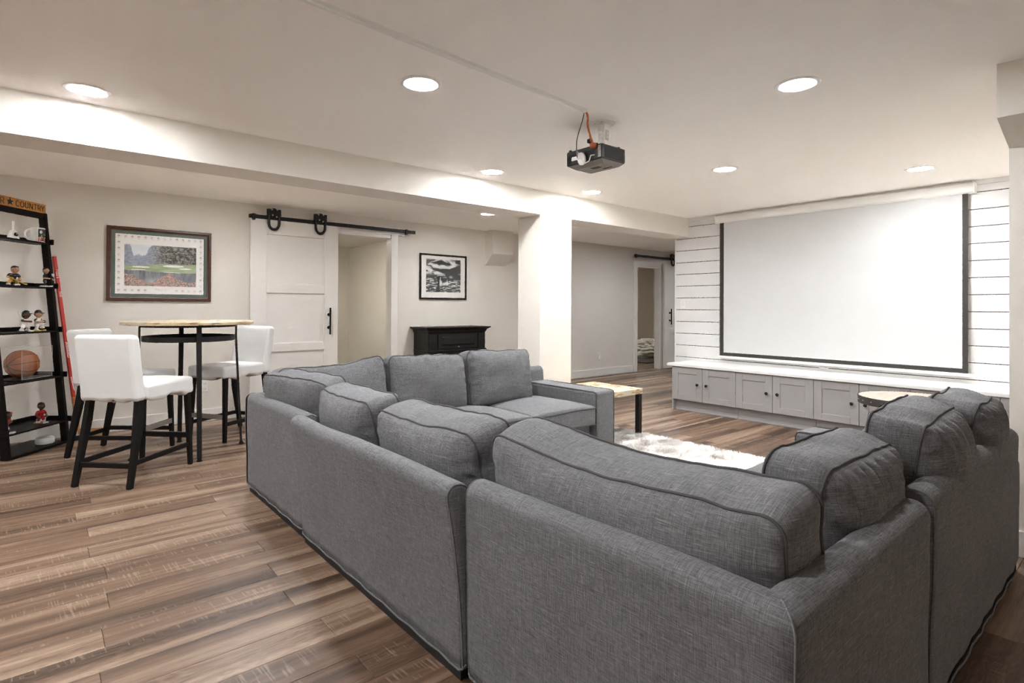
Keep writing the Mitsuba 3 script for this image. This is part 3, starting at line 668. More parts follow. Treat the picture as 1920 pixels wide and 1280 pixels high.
# ---------------------------------------------------------------- ladder shelf
AN = math.radians(51.3)
AX, DX = np.array([math.cos(AN), math.sin(AN), 0]), np.array([math.sin(AN), -math.cos(AN), 0])
FR = np.array([.235, 6.62, 0])
SHT = np.eye(4); SHT[:3, 0], SHT[:3, 1], SHT[:3, 2], SHT[:3, 3] = AX, -DX, [0, 0, 1], FR     # local x along the front (0 = right end), y into the shelf, z up
LEAN = .23 / 2.12
scene['m_espresso'] = pm((.006, .0045, .004), .45, specular=.12)
k = thing('ladder_shelf', 'black leaning ladder bookshelf with five display tiers at the left edge', 'bookshelf')
SW = .66
for x in (-.016, -SW + .016):
    add('side_rail', bar((x, .03, 0), (x, .03 + 2.12 * LEAN, 2.12), .032, .062, up=(0, 1, 0)), 'm_espresso', k, SHT, smooth=False)
add('top_rail', cbox(-SW + .02, -.02, 2.10 * LEAN + .004, 2.10 * LEAN + .024, 2.065, 2.118), 'm_espresso', k, SHT, smooth=False)
TIER = (1.848, 1.44, 1.038, .621, .209, .020)
for i, z in enumerate(TIER):
    f, b = z * LEAN - .004, .355
    s_ = add('shelf', cbox(-SW + .002, -.002, f, b, z - .016, z), 'm_espresso', k, SHT, smooth=False)
    if i < 5:
        add('back_lip', cbox(-SW + .002, -.002, b - .014, b, z, z + .036), 'm_espresso', s_, SHT, smooth=False)
        for x in (-SW - .010, .0): add('side_lip', cbox(x, x + .012, f - .022, b, z - .016, z + .034), 'm_espresso', s_, SHT, smooth=False)
    else:
        add('front_lip', cbox(-SW + .03, -.03, f, f + .014, z - .02, z + .004), 'm_espresso', s_, SHT, smooth=False)
# sign on the top rail
scene['m_sign'] = pm(mikit.proc(lambda p, n, uv: mix((.36, .14, .025), (.60, .28, .07), fbm(p.x * 16 + p.y * 16, p.z * 60, 0.0, 3))), .55)
scene['m_sign_ink'] = pm((.035, .010, .006), .6)
k = thing('wooden_sign', 'orange-brown wooden sign lettered around a black star on top of the ladder shelf', 'sign')
sy = 2.12 * LEAN + .004
add('board', cbox(-SW - .22, -.010, sy, sy + .02, 2.119, 2.203), 'm_sign', k, SHT, smooth=False)
UPR = rot([1, 0, 0], 90)
m = meshkit.text_mesh('COUNTRY', .054, .002); m.apply_scale([.31 / np.ptp(m.vertices[:, 0]), 1, 1]); m.apply_translation([-m.bounds[0][0], 0, 0])
add('lettering', m, 'm_sign_ink', k, SHT @ tr(-.338, sy + .0005, 2.134) @ UPR, smooth=False)
m = meshkit.text_mesh('R', .054, .002); add('lettering', m, 'm_sign_ink', k, SHT @ tr(-.495, sy + .0005, 2.134) @ UPR, smooth=False)
star = Polygon([((.036 if i % 2 == 0 else .0145) * math.sin(i * math.pi / 5), (.036 if i % 2 == 0 else .0145) * math.cos(i * math.pi / 5)) for i in range(10)])
scene['m_ink_black'] = pm((.006, .006, .008), .6)
add('star', prism(star, .003), 'm_ink_black', k, SHT @ tr(-.395, sy + .0005, 2.163) @ UPR, smooth=False)

# things on the tiers (a: along the front, d: behind the rail front)
def on_tier(i, a, d, yaw=0.0):
    """Frame of a thing standing on tier i; its front faces out of the shelf, turned by yaw."""
    return SHT @ tr(a, d, TIER[i]) @ rot([0, 0, 1], yaw)
k = thing('hand_bell', 'white ceramic hand bell with a black helmet picture on the top tier', 'bell')
T = on_tier(0, -.326, .262)
add('bell_body', lathe([(.043, 0), (.044, .004), (.036, .03), (.029, .055), (.022, .072), (.012, .080), (0, .082)], 32), 'm_white_plastic', k, T)
add('bell_handle', lathe([(.0, .078), (.009, .079), (.007, .09), (.0085, .12), (.011, .145), (.009, .154), (0, .157)], 24), 'm_white_plastic', k, T)
hel = [ball((0, 0, 0), .019, 2, (1, .5, .95)), ]
d = add('helmet_print', cat(hel), 'm_black', k, T @ tr(-.008, -.032, .038)); labels[d] = {'label': 'black football helmet emblem'}
add('helmet_stripe', tube([(.002, -.043, .034), (.010, -.042, .031), (.011, -.041, .025), (.002, -.044, .024)], .002, 6), 'm_steel', d, T)
add('helmet_dot', ball((-.012, -.0415, .043), .0055, 1), 'm_sticker', d, T)
k = thing('mug', 'white mug with a dark picture panel at the right end of the top tier', 'mug')
T = on_tier(0, -.066, .258, -45) @ np.diag([1.2, 1.2, 1.2, 1.])
add('cup', lathe([(0, 0), (.040, 0), (.043, .003), (.043, .108), (.041, .110), (.039, .108), (.039, .008), (0, .006)], 40), 'm_white_plastic', k, T)
an = np.linspace(-.5 * math.pi, .5 * math.pi, 14)
add('handle', tube([(-.042 - .036 * math.cos(a), -.006, .056 + .040 * math.sin(a)) for a in an], .0075, 8), 'm_white_plastic', k, T)
def mugpic(p, n, uv):
    x, y = uv.x, uv.y
    c = mi.Color3f(.018, .018, .022)
    c = mix(c, (.72, .72, .72), smoothstep(.15, .11, dr.sqrt(dr.square((x - .25) / 1.0) + dr.square((y - .75)))) * .9)
    c = mix(c, (.70, .69, .66), smoothstep(.55, .7, fbm(x * 7, y * 7, 0.0, 2)) * smoothstep(.75, .3, y) * .9)
    c = mix(c, (.60, .08, .04), smoothstep(.30, .26, y) * smoothstep(.5, .6, noise(x * 16, y * 10)))
    return mix(c, (.65, .45, .10), smoothstep(.05, .02, dr.abs(y - .31)) * smoothstep(.4, .6, noise(x * 12, 2.0)))
scene['m_mug_picture'] = pm(mikit.proc(mugpic), .35)
nseg = 14; aa = np.linspace(-95, -5, nseg + 1) * math.pi / 180
V = np.array([[.0436 * math.cos(a), .0436 * math.sin(a), z] for a in aa for z in (.006, .100)])
F = [[2 * i, 2 * i + 2, 2 * i + 3] for i in range(nseg)] + [[2 * i, 2 * i + 3, 2 * i + 1] for i in range(nseg)]
add('picture_panel', trimesh.Trimesh(V, F, process=False), 'm_mug_picture', k, T, uv=np.array([[i / nseg, z] for i in range(nseg + 1) for z in (0, 1)]))

# bobblehead figurines: jointed skeletons grown into one smooth body, with hair, clothes and base as parts
import manifold3d as m3
def skin(bones, edge=.0035, it=8):
    parts = []
    for (p, r), (q, s) in bones:
        a = m3.Manifold.sphere(r, 18).translate(list(map(float, p))); b = m3.Manifold.sphere(s, 18).translate(list(map(float, q)))
        parts.append(m3.Manifold.batch_hull([a, b]))
    m = m3.Manifold.batch_boolean(parts, m3.OpType.Add).refine_to_length(edge).to_mesh()
    t = trimesh.Trimesh(m.vert_properties[:, :3], m.tri_verts); trimesh.smoothing.filter_taubin(t, iterations=it); return t
SKIN = {'pale': (.52, .30, .19), 'brown': (.10, .042, .022)}
for n_, c_ in SKIN.items(): scene['m_skin_' + n_] = pm(c_, .4)
for n_, c_ in {'gold': (.60, .34, .05), 'figure_black': (.012, .012, .013), 'figure_white': (.74, .72, .69), 'figure_red': (.42, .015, .02), 'hair': (.016, .009, .006), 'base_brown': (.20, .075, .04), 'base_gold': (.55, .36, .08), 'figure_silver': (.62, .63, .66)}.items():
    scene['m_' + n_] = pm(c_, .35)
def face(k, T, hc, hr, skin_m):
    """Eyes, brows, nose, mouth and ears on a big head that looks along -y."""
    hx, hy, hz = hc
    add('eyes', cat([ball((0, 0, 0), hr * .15, 1, (1, .5, .75)).apply_translation((hx + s * hr * .36, hy - hr * .88, hz + hr * .05)) for s in (-1, 1)]), 'm_figure_white', k, T)
    add('pupils', cat([ball((hx + s * hr * .36, hy - hr * .965, hz + hr * .05), hr * .065, 1) for s in (-1, 1)]), 'm_figure_black', k, T)
    add('brows', cat([bar((hx + s * hr * .55, hy - hr * .84, hz + hr * .26), (hx + s * hr * .18, hy - hr * .93, hz + hr * .30), hr * .08, hr * .09, ch=hr * .02) for s in (-1, 1)]), 'm_hair', k, T)
    add('mouth', tube([(hx - hr * .3, hy - hr * .84, hz - hr * .42), (hx, hy - hr * .92, hz - hr * .50), (hx + hr * .3, hy - hr * .84, hz - hr * .42)], hr * .05, 6), 'm_base_brown', k, T)
def figure(i, a, d, yaw, label, sk, joints, top_m, low_m, head, hair_m, hat=None, base=None, extra=None):
    k = thing('figurine', label, 'figurine', 'bobblehead figurines on the ladder shelf'); T = on_tier(i, a, d, yaw)
    J = joints
    hc, hr = np.array(head[0]), head[1]
    nose = hc + [0, -hr * 1.08, -hr * .12]
    bones = [((J['neck'], .011), (hc, .012)), ((hc + [0, 0, hr * .06], hr * .97), (hc + [0, -hr * .10, -hr * .42], hr * .68)), ((hc + [0, -hr * .9, hr * .05], hr * .10), (nose, hr * .15))]
    bones += [((hc + [s * hr * .95, 0, -hr * .02], hr * .13), (hc + [s * hr * .98, 0, -hr * .22], hr * .11)) for s in (-1, 1)]
    for s in 'lr':
        bones += [((J['el' + s], .0085), (J['ha' + s], .0065)), ((J['ha' + s], .0095), (np.array(J['ha' + s]) + (np.array(J['ha' + s]) - J['el' + s]) * .25, .0075))]
        bones += [((J['kn' + s], .0085), (J['an' + s], .0075))]
    bones += [((J['neck'], .010), (J['chest'], .012)), ((J['chest'], .012), (J['pelvis'], .012))]
    for s in 'lr': bones += [((J['sh' + s], .008), (J['el' + s], .008)), ((J['hp' + s], .010), (J['kn' + s], .008)), ((J['sh' + s], .008), (J['chest'], .01)), ((J['hp' + s], .01), (J['pelvis'], .01))]
    add('body', skin(bones), 'm_skin_' + sk, k, T, smooth=True)
    up = [((J['chest'], .023), (J['pelvis'], .020))]
    for s in 'lr': up += [((J['sh' + s], .0125), (J['chest'], .020)), ((J['sh' + s], .0125), ((np.array(J['sh' + s]) * .35 + np.array(J['el' + s]) * .65), .0118))]
    add('jersey', skin(up), top_m, k, T, smooth=True)
    lo = []
    lf = 1.0 if low_m[1] else .45
    for s in 'lr':
        kn, an = np.array(J['kn' + s]), np.array(J['an' + s]); hp = np.array(J['hp' + s])
        lo += [((J['pelvis'], .0195), (hp, .0165))]
        lo += [((hp, .0165), (hp + (kn - hp) * min(lf * 2, 1), .0125))] + ([((kn, .0125), (kn + (an - kn) * .85, .0105))] if lf == 1 else [])
    add('trousers', skin(lo), low_m[0], k, T, smooth=True)
    for s in 'lr':
        an = np.array(J['an' + s])
        add('shoe', skin([((an + [0, .003, -.002], .0105), (an + [0, -.018, -.004], .0085))]), 'm_figure_white' if base != 'm_figure_white' else 'm_figure_black', k, T, smooth=True)
    face(k, T, hc, hr, sk)
    if hat is None:
        cap = [((hc + [0, hr * .16, hr * .34], hr * .90), (hc + [0, hr * .28, -hr * .05], hr * .80)), ((hc + [-hr * .3, -hr * .38, hr * .72], hr * .34), (hc + [hr * .3, -hr * .38, hr * .72], hr * .34))]
        add('hair', skin(cap), hair_m, k, T, smooth=True)
    else:
        c2 = [((hc + [0, hr * .08, hr * .38], hr * .94), (hc + [0, hr * .22, hr * (.05 if hat == 'cap' else -.2)], hr * .88))]
        add('cap' if hat == 'cap' else 'helmet', skin(c2), hair_m, k, T, smooth=True)
        br = prism(Point(0, 0).buffer(hr * .80, 16).intersection(sbox(-2, -2, 2, 0)), hr * .10); br.apply_scale([1, 1.15, 1])
        add('brim', br, hair_m, k, T @ tr(hc[0], hc[1] - hr * .72, hc[2] + hr * .36) @ rot([1, 0, 0], 8))
        add('cap_badge', ball(hc + [0, -hr * .90, hr * .66], hr * .15, 1), 'm_gold' if hat == 'cap' else 'm_figure_white', k, T)
    bm = base or 'm_figure_black'
    add('base', lathe([(0, 0), (.047, 0), (.048, .003), (.046, .009), (0, .009)], 32), bm, k, T)
    add('name_plate', rbox(-.022, .022, -.062, -.044, .001, .013, .002), 'm_figure_white' if bm != 'm_base_gold' else 'm_base_gold', k, T)
    if extra: extra(k, T)
    return k
def stand(wide=.022, crouch=0.0, arms=None, h=.12):
    J = {'pelvis': (0, 0, .062 - crouch), 'chest': (0, -.004 - crouch * .5, .094 - crouch), 'neck': (0, -.004 - crouch * .6, .114 - crouch)}
    for s, n in ((-1, 'l'), (1, 'r')):
        J['hp' + n] = (s * .013, 0, .056 - crouch); J['kn' + n] = (s * (wide + .002), -.008 - crouch * .3, .036 - crouch * .4); J['an' + n] = (s * (wide + .004), .002, .0165)
        J['sh' + n] = (s * .028, -.004 - crouch * .6, .104 - crouch)
    J.update(arms); return J
def stick_and_gloves(k, T):
    add('gloves', cat(ball((-.035, -.045, .060), .013, 2), ball((.022, -.052, .052), .013, 2)), 'm_gold', k, T)
    add('hockey_stick', cat(bar((-.06, -.035, .078), (.052, -.060, .014), .005, .007), bar((.050, -.060, .014), (.075, -.062, .012), .006, .010)), 'm_base_gold', k, T)
figure(1, -.379, .218, -18, 'black and gold bobblehead hockey player leaning over a stick, second tier', 'pale',
       stand(.030, .012, {'ell': (-.050, -.015, .075), 'har': (.022, -.050, .054), 'elr': (.047, -.020, .072), 'hal': (-.034, -.044, .061)}), 'm_figure_black', ('m_gold', True), ((.004, -.022, .135), .030), 'm_hair', extra=stick_and_gloves)
def trophy(k, T):
    add('trophy', lathe([(0, 0), (.017, 0), (.017, .006), (.007, .010), (.006, .028), (.015, .040), (.017, .058), (.012, .062), (0, .060)], 20), 'm_figure_silver', k, T @ tr(.008, -.044, .062))
    add('shirt_front', rbox(-.009, .009, -.031, -.024, .078, .112, .003), 'm_figure_white', k, T)
figure(1, -.022, .218, 8, 'bobblehead man in a black suit holding a silver trophy, second tier', 'pale',
       stand(.016, 0, {'ell': (-.044, -.012, .080), 'hal': (-.010, -.042, .076), 'elr': (.044, -.014, .080), 'har': (.022, -.042, .080)}), 'm_figure_black', ('m_figure_black', True), ((0, -.008, .150), .031), 'm_hair', base='m_figure_white', extra=trophy)
def bat(k, T):
    add('bat', tube([(-.046, -.012, .100), (-.052, .0, .135), (-.060, .016, .185)], [.0028, .0045, .0065], 8), 'm_figure_white', k, T)
    add('gloves', ball((-.045, -.012, .099), .011, 2), 'm_figure_black', k, T)
figure(2, -.307, .175, 10, 'bobblehead batter in a black helmet and white uniform with a raised bat, third tier', 'brown',
       stand(.036, .004, {'ell': (-.034, -.034, .092), 'hal': (-.046, -.016, .098), 'elr': (.018, -.042, .088), 'har': (-.040, -.018, .096)}), 'm_figure_white', ('m_figure_white', True), ((.008, -.010, .148), .030), 'm_figure_black', hat='helmet', extra=bat)
def glove(k, T):
    add('glove', ball((.030, -.036, .084), .014, 2), 'm_figure_black', k, T)
    add('sleeves', cat(ball((-.030, -.006, .100), .014, 2), ball((.030, -.006, .100), .014, 2)), 'm_figure_black', k, T)
J = stand(.012, 0, {'ell': (-.036, -.022, .086), 'hal': (.012, -.036, .084), 'elr': (.044, -.014, .088), 'har': (.026, -.034, .084)}); J['knr'] = (.022, -.036, .062); J['anr'] = (.020, -.022, .034)
figure(2, -.171, .175, 12, 'bobblehead pitcher in a black cap with one leg raised, on a gold base, third tier', 'pale', J, 'm_figure_white', ('m_figure_white', True), ((0, -.010, .152), .030), 'm_figure_black', hat='cap', base='m_base_gold', extra=glove)
scene['m_basketball'] = pm(mikit.proc(lambda p, n, uv: mi.Color3f(.36, .105, .030) * (.72 + .5 * fbm(p.x * 26, p.y * 26, p.z * 26, 3))), .5)
scene['m_mini_ball'] = pm((.42, .13, .04), .5)
figure(4, -.163, .145, -6, 'bobblehead basketball player in red jersey and shorts, middle of the fifth tier', 'brown',
       stand(.022, 0, {'ell': (-.050, -.006, .078), 'hal': (-.036, -.022, .052), 'elr': (.050, -.004, .080), 'har': (.044, -.018, .056)}), 'm_figure_red', ('m_figure_red', False), ((0, -.008, .152), .029), 'm_hair', base='m_base_brown')
def raised_ball(k, T):
    add('held_ball', ball((.055, -.010, .158), .0155, 2), 'm_mini_ball', k, T)
figure(4, -.600, .078, 20, 'bobblehead basketball player lifting a ball, at the left end of the fifth tier', 'brown',
       stand(.020, 0, {'ell': (-.040, -.028, .082), 'hal': (-.020, -.044, .098), 'elr': (.052, -.008, .106), 'har': (.055, -.010, .140)}), 'm_figure_red', ('m_figure_white', False), ((0, -.010, .150), .029), 'm_hair', base='m_figure_white', extra=raised_ball)
k = thing('trinket_box', 'small silver lettered block beside the red basketball figurine on the fifth tier', 'ornament')
add('block', rbox(-.045, .045, -.010, .010, 0, .030, .003), 'm_figure_silver', k, on_tier(4, -.085, .200))

# basketball in its acrylic case
k = thing('display_case', 'clear acrylic display case around the basketball on the fourth tier', 'display case')
a0, a1, d0, d1, zc_ = -.437, -.112, .085, .345, .285
scene['m_acrylic'] = {'type': 'thindielectric', 'int_ior': 1.49}
scene['m_acrylic_edge'] = pm((.55, .56, .56), .25)
z_ = .010
def sheet(p, q, r):
    p, q, r = (np.array(t, float) for t in (p, q, r)); return trimesh.Trimesh([p, q, q + r - p, r], [[0, 1, 2], [0, 2, 3]], process=False)
T = on_tier(3, 0, 0)
for p, q, r in (((a0, d0, z_), (a1, d0, z_), (a0, d0, zc_)), ((a0, d1, z_), (a1, d1, z_), (a0, d1, zc_)), ((a0, d0, z_), (a0, d1, z_), (a0, d0, zc_)), ((a1, d0, z_), (a1, d1, z_), (a1, d0, zc_)), ((a0, d0, zc_), (a1, d0, zc_), (a0, d1, zc_))):
    add('pane', sheet(p, q, r), 'm_acrylic', k, T, smooth=False)
ed = [((a, d0 if e else d1, z_), (a, d0 if e else d1, zc_)) for a in (a0, a1) for e in (0, 1)] + [((a0, d, zc_), (a1, d, zc_)) for d in (d0, d1)] + [((a, d0, zc_), (a, d1, zc_)) for a in (a0, a1)] + [((a0, d0, z_), (a1, d0, z_))]
for p, q in ed: add('edge', bar(p, q, .0026, .0026, ch=.0006), 'm_acrylic_edge', k, T, smooth=False)
add('base', cbox(a0 - .01, a1 + .01, d0 - .008, d1, 0, .010), 'm_black', k, T, smooth=False)
k = thing('basketball', 'orange leather basketball inside the clear case on the fourth tier', 'ball')
R = .122; c = np.array([(a0 + a1) / 2 - .005, .215, .0105 + R])
add('shell', ball(c, R, 4), 'm_basketball', k, T, smooth=True)
Q = rot([0, 0, 1], 166) @ rot([0, 1, 0], 4)
def seam(fn, n=90):
    t = np.linspace(0, 2 * math.pi, n, endpoint=False); p = np.array([fn(x) for x in t]); p /= np.linalg.norm(p, axis=1, keepdims=True)
    return p @ Q[:3, :3].T * (R + .0002) + c
for fn in [lambda t, al=al: (math.cos(t), math.sin(t) * math.cos(al), math.sin(t) * math.sin(al)) for al in (.17, .80, 1.9, 2.62)]:
    add('seam', tube(seam(fn), .0022, 6, closed=True), 'm_black', k, T)
k = thing('round_speaker', 'squat pale grey round speaker on the bottom tier of the ladder shelf', 'speaker')
T = on_tier(5, -.147, .115)
add('body', lathe([(0, 0), (.058, 0), (.068, .008), (.071, .024), (.071, .026)], 40), 'm_sticker', k, T)
add('upper_body', lathe([(.0705, .028), (.071, .030), (.069, .048), (.062, .058), (.04, .062), (0, .063)], 40), 'm_sticker', k, T)
scene['m_glow_band'] = pm((.45, .62, .80), .3)
add('band', lathe([(.068, .0255), (.0695, .0255), (.0695, .0285), (.068, .0285)], 40), 'm_glow_band', k, T)

# hockey stick leaning at the wall behind the shelf
k = thing('hockey_stick', 'red hockey stick with white lettering leaning against the wall behind the ladder shelf', 'hockey stick')
scene['m_stick_red'] = pm((.50, .030, .020), .35)
scene['m_stick_wood'] = pm(mikit.proc(lambda p, n, uv: mix((.42, .21, .075), (.56, .31, .13), fbm(p.x * 8, p.y * 8, p.z * 90, 2))), .45)
pt, pb_ = np.array([.110, 6.855, 1.735]), np.array([.300, 6.800, .06])
dirn = (pb_ - pt) / np.linalg.norm(pb_ - pt); LS = np.linalg.norm(pb_ - pt)
fl = np.array([.62, -.78, 0]); fl = fl - dirn * (fl @ dirn); fl /= np.linalg.norm(fl)
cut = 1.355
add('shaft', bar(pt, pt + dirn * cut, .032, .021, up=fl), 'm_stick_red', k, smooth=False)
add('wood_shaft', bar(pt + dirn * cut, pb_, .031, .020, up=fl), 'm_stick_wood', k, smooth=False)
bl = [pb_ + dirn * .0, np.array([.365, 6.79, .045]), np.array([.430, 6.77, .041]), np.array([.485, 6.745, .043])]
hull = [bar(bl[i], bl[i + 1], .014, .070 if i else .05, .012, .075, up=(0, 0, 1)) for i in range(3)]
add('blade', cat(hull), 'm_stick_wood', k, smooth=False)
for i in range(3): add('stripe', bar(pt + dirn * (cut + .012 + .017 * i), pt + dirn * (cut + .020 + .017 * i), .0328, .0218, up=fl, ch=.0005), 'm_stick_red', k, smooth=False)
LT = np.eye(4); sd = np.cross(fl, dirn)
LT[:3, 0], LT[:3, 1], LT[:3, 2] = dirn, np.cross(fl, dirn), fl
for txt, s0, hh in (('7021', .12, .026), ('THE', .33, .022), ('AWARD', .82, .030)):
    m = meshkit.text_mesh(txt, hh, .0012, True); m.apply_translation([0, -hh / 2, 0]); LT[:3, 3] = pt + dirn * s0 + fl * .0104
    add('lettering', m, 'm_figure_white', k, LT.copy(), smooth=False)
LT[:3, 3] = pt + dirn * 1.16 + fl * .0104
add('lettering', prism(Polygon([(0, -.012), (.13, .004), (.13, .012), (0, .0)]), .0012), 'm_figure_white', k, LT.copy(), smooth=False)

# ---------------------------------------------------------------- sectional sofa
def panel(path, thick, h0, h1, lean, seed, n=22, rt=.048, end=.018):
    """Upholstered back panel standing along a path of outer-face points, its inside to the left; mitred at the path's bends; leaning out by lean at its top."""
    q = [(rt - rt * math.cos(math.radians(a)), h1 - rt + rt * math.sin(math.radians(a))) for a in np.linspace(0, 90, 7)]
    q2 = [(thick - rt + rt * math.sin(math.radians(a)), h1 - rt + rt * math.cos(math.radians(a))) for a in np.linspace(0, 90, 7)][1 if thick <= 2 * rt else 0:]
    side = [(0, z) for z in np.linspace(h0, h1 - rt, 14)[:-1]]; inner = [(thick, z) for z in np.linspace(h1 - rt, h0, 8)[1:]]
    prof = np.array(side + q + q2 + inner); m = len(prof)
    cen = np.array([thick / 2, (h0 + h1) / 2]); hs = np.array([thick / 2, (h1 - h0) / 2])
    path = np.array(path, float); seg = np.diff(path, axis=0); L = np.linalg.norm(seg, axis=1); t = seg / L[:, None]; nn = np.column_stack([-t[:, 1], t[:, 0]])
    st, corners = [], []
    for i in range(len(L)):
        a0 = [(0, end), (end * .3, end * .3), (end, 0)] if i == 0 else []
        a1 = [(L[i] - end, 0), (L[i] - end * .3, end * .3), (L[i], end)] if i == len(L) - 1 else []
        mid = [(x, 0) for x in np.linspace(0, L[i], n)[1:-1] if end * 1.3 < x < L[i] - end * 1.3]
        for d, ins in a0 + mid + a1: st.append((path[i] + t[i] * d, nn[i], ins))
        if i < len(L) - 1:
            mv = (nn[i] + nn[i + 1]) / (1 + nn[i] @ nn[i + 1])
            corners.append(len(st)); st.append((path[i + 1], mv, 0))
    def ringpts(c, nv, ins, up=0.0):
        p = cen + (prof - cen) * (1 - ins / hs)
        tt = np.clip((p[:, 1] - h0) / (h1 - h0), 0, 1)
        P = np.column_stack([c[0] + nv[0] * p[:, 0], c[1] + nv[1] * p[:, 0], p[:, 1]])
        nz = (meshkit.fbm(P * [2.2, 2.2, 2.2], 3, seed) - .5) * .018 * np.where(p[:, 0] < thick * .5, 1, 0) * np.clip(tt * 6, 0, 1)
        low = np.clip((.18 - (p[:, 1] - h0)) / .18, 0, 1)
        rip = low * .0035 * np.sin((P[:, 0] + P[:, 1]) * 27 + 5 * meshkit.noise(P * [2, 2, 0], seed))
        off = -lean * tt ** 1.6 + nz + rip
        P[:, :2] += off[:, None] * nv
        P[:, 2] += (meshkit.noise(np.column_stack([P[:, 0] * 2.6, P[:, 1] * 2.6, P[:, 0] * 0]), seed + 4) - .5) * .016 * tt
        return P
    R_ = [ringpts(*q_) for q_ in st]; V = np.vstack(R_); ring = len(st); F = []
    for i in range(ring - 1):
        for j in range(m):
            j2 = (j + 1) % m; F += [[i * m + j, i * m + j2, (i + 1) * m + j2], [i * m + j, (i + 1) * m + j2, (i + 1) * m + j]]
    V = np.vstack([V, R_[0].mean(0)[None], R_[-1].mean(0)[None]]); b = len(V)
    for j in range(m):
        j2 = (j + 1) % m; F += [[b - 2, j2, j], [b - 1, (ring - 1) * m + j, (ring - 1) * m + j2]]
    mesh = trimesh.Trimesh(V, F, process=False); mesh.fix_normals()
    pipes = [tube(R_[i][:m - 3], .0028, 6) for i in (1, ring - 2)] + [tube(R_[c][:20], .0026, 6) for c in corners]
    hem = tube(np.array([r_[0] for r_ in R_]) + [0, 0, .004], .0040, 6)
    return mesh, pipes, hem

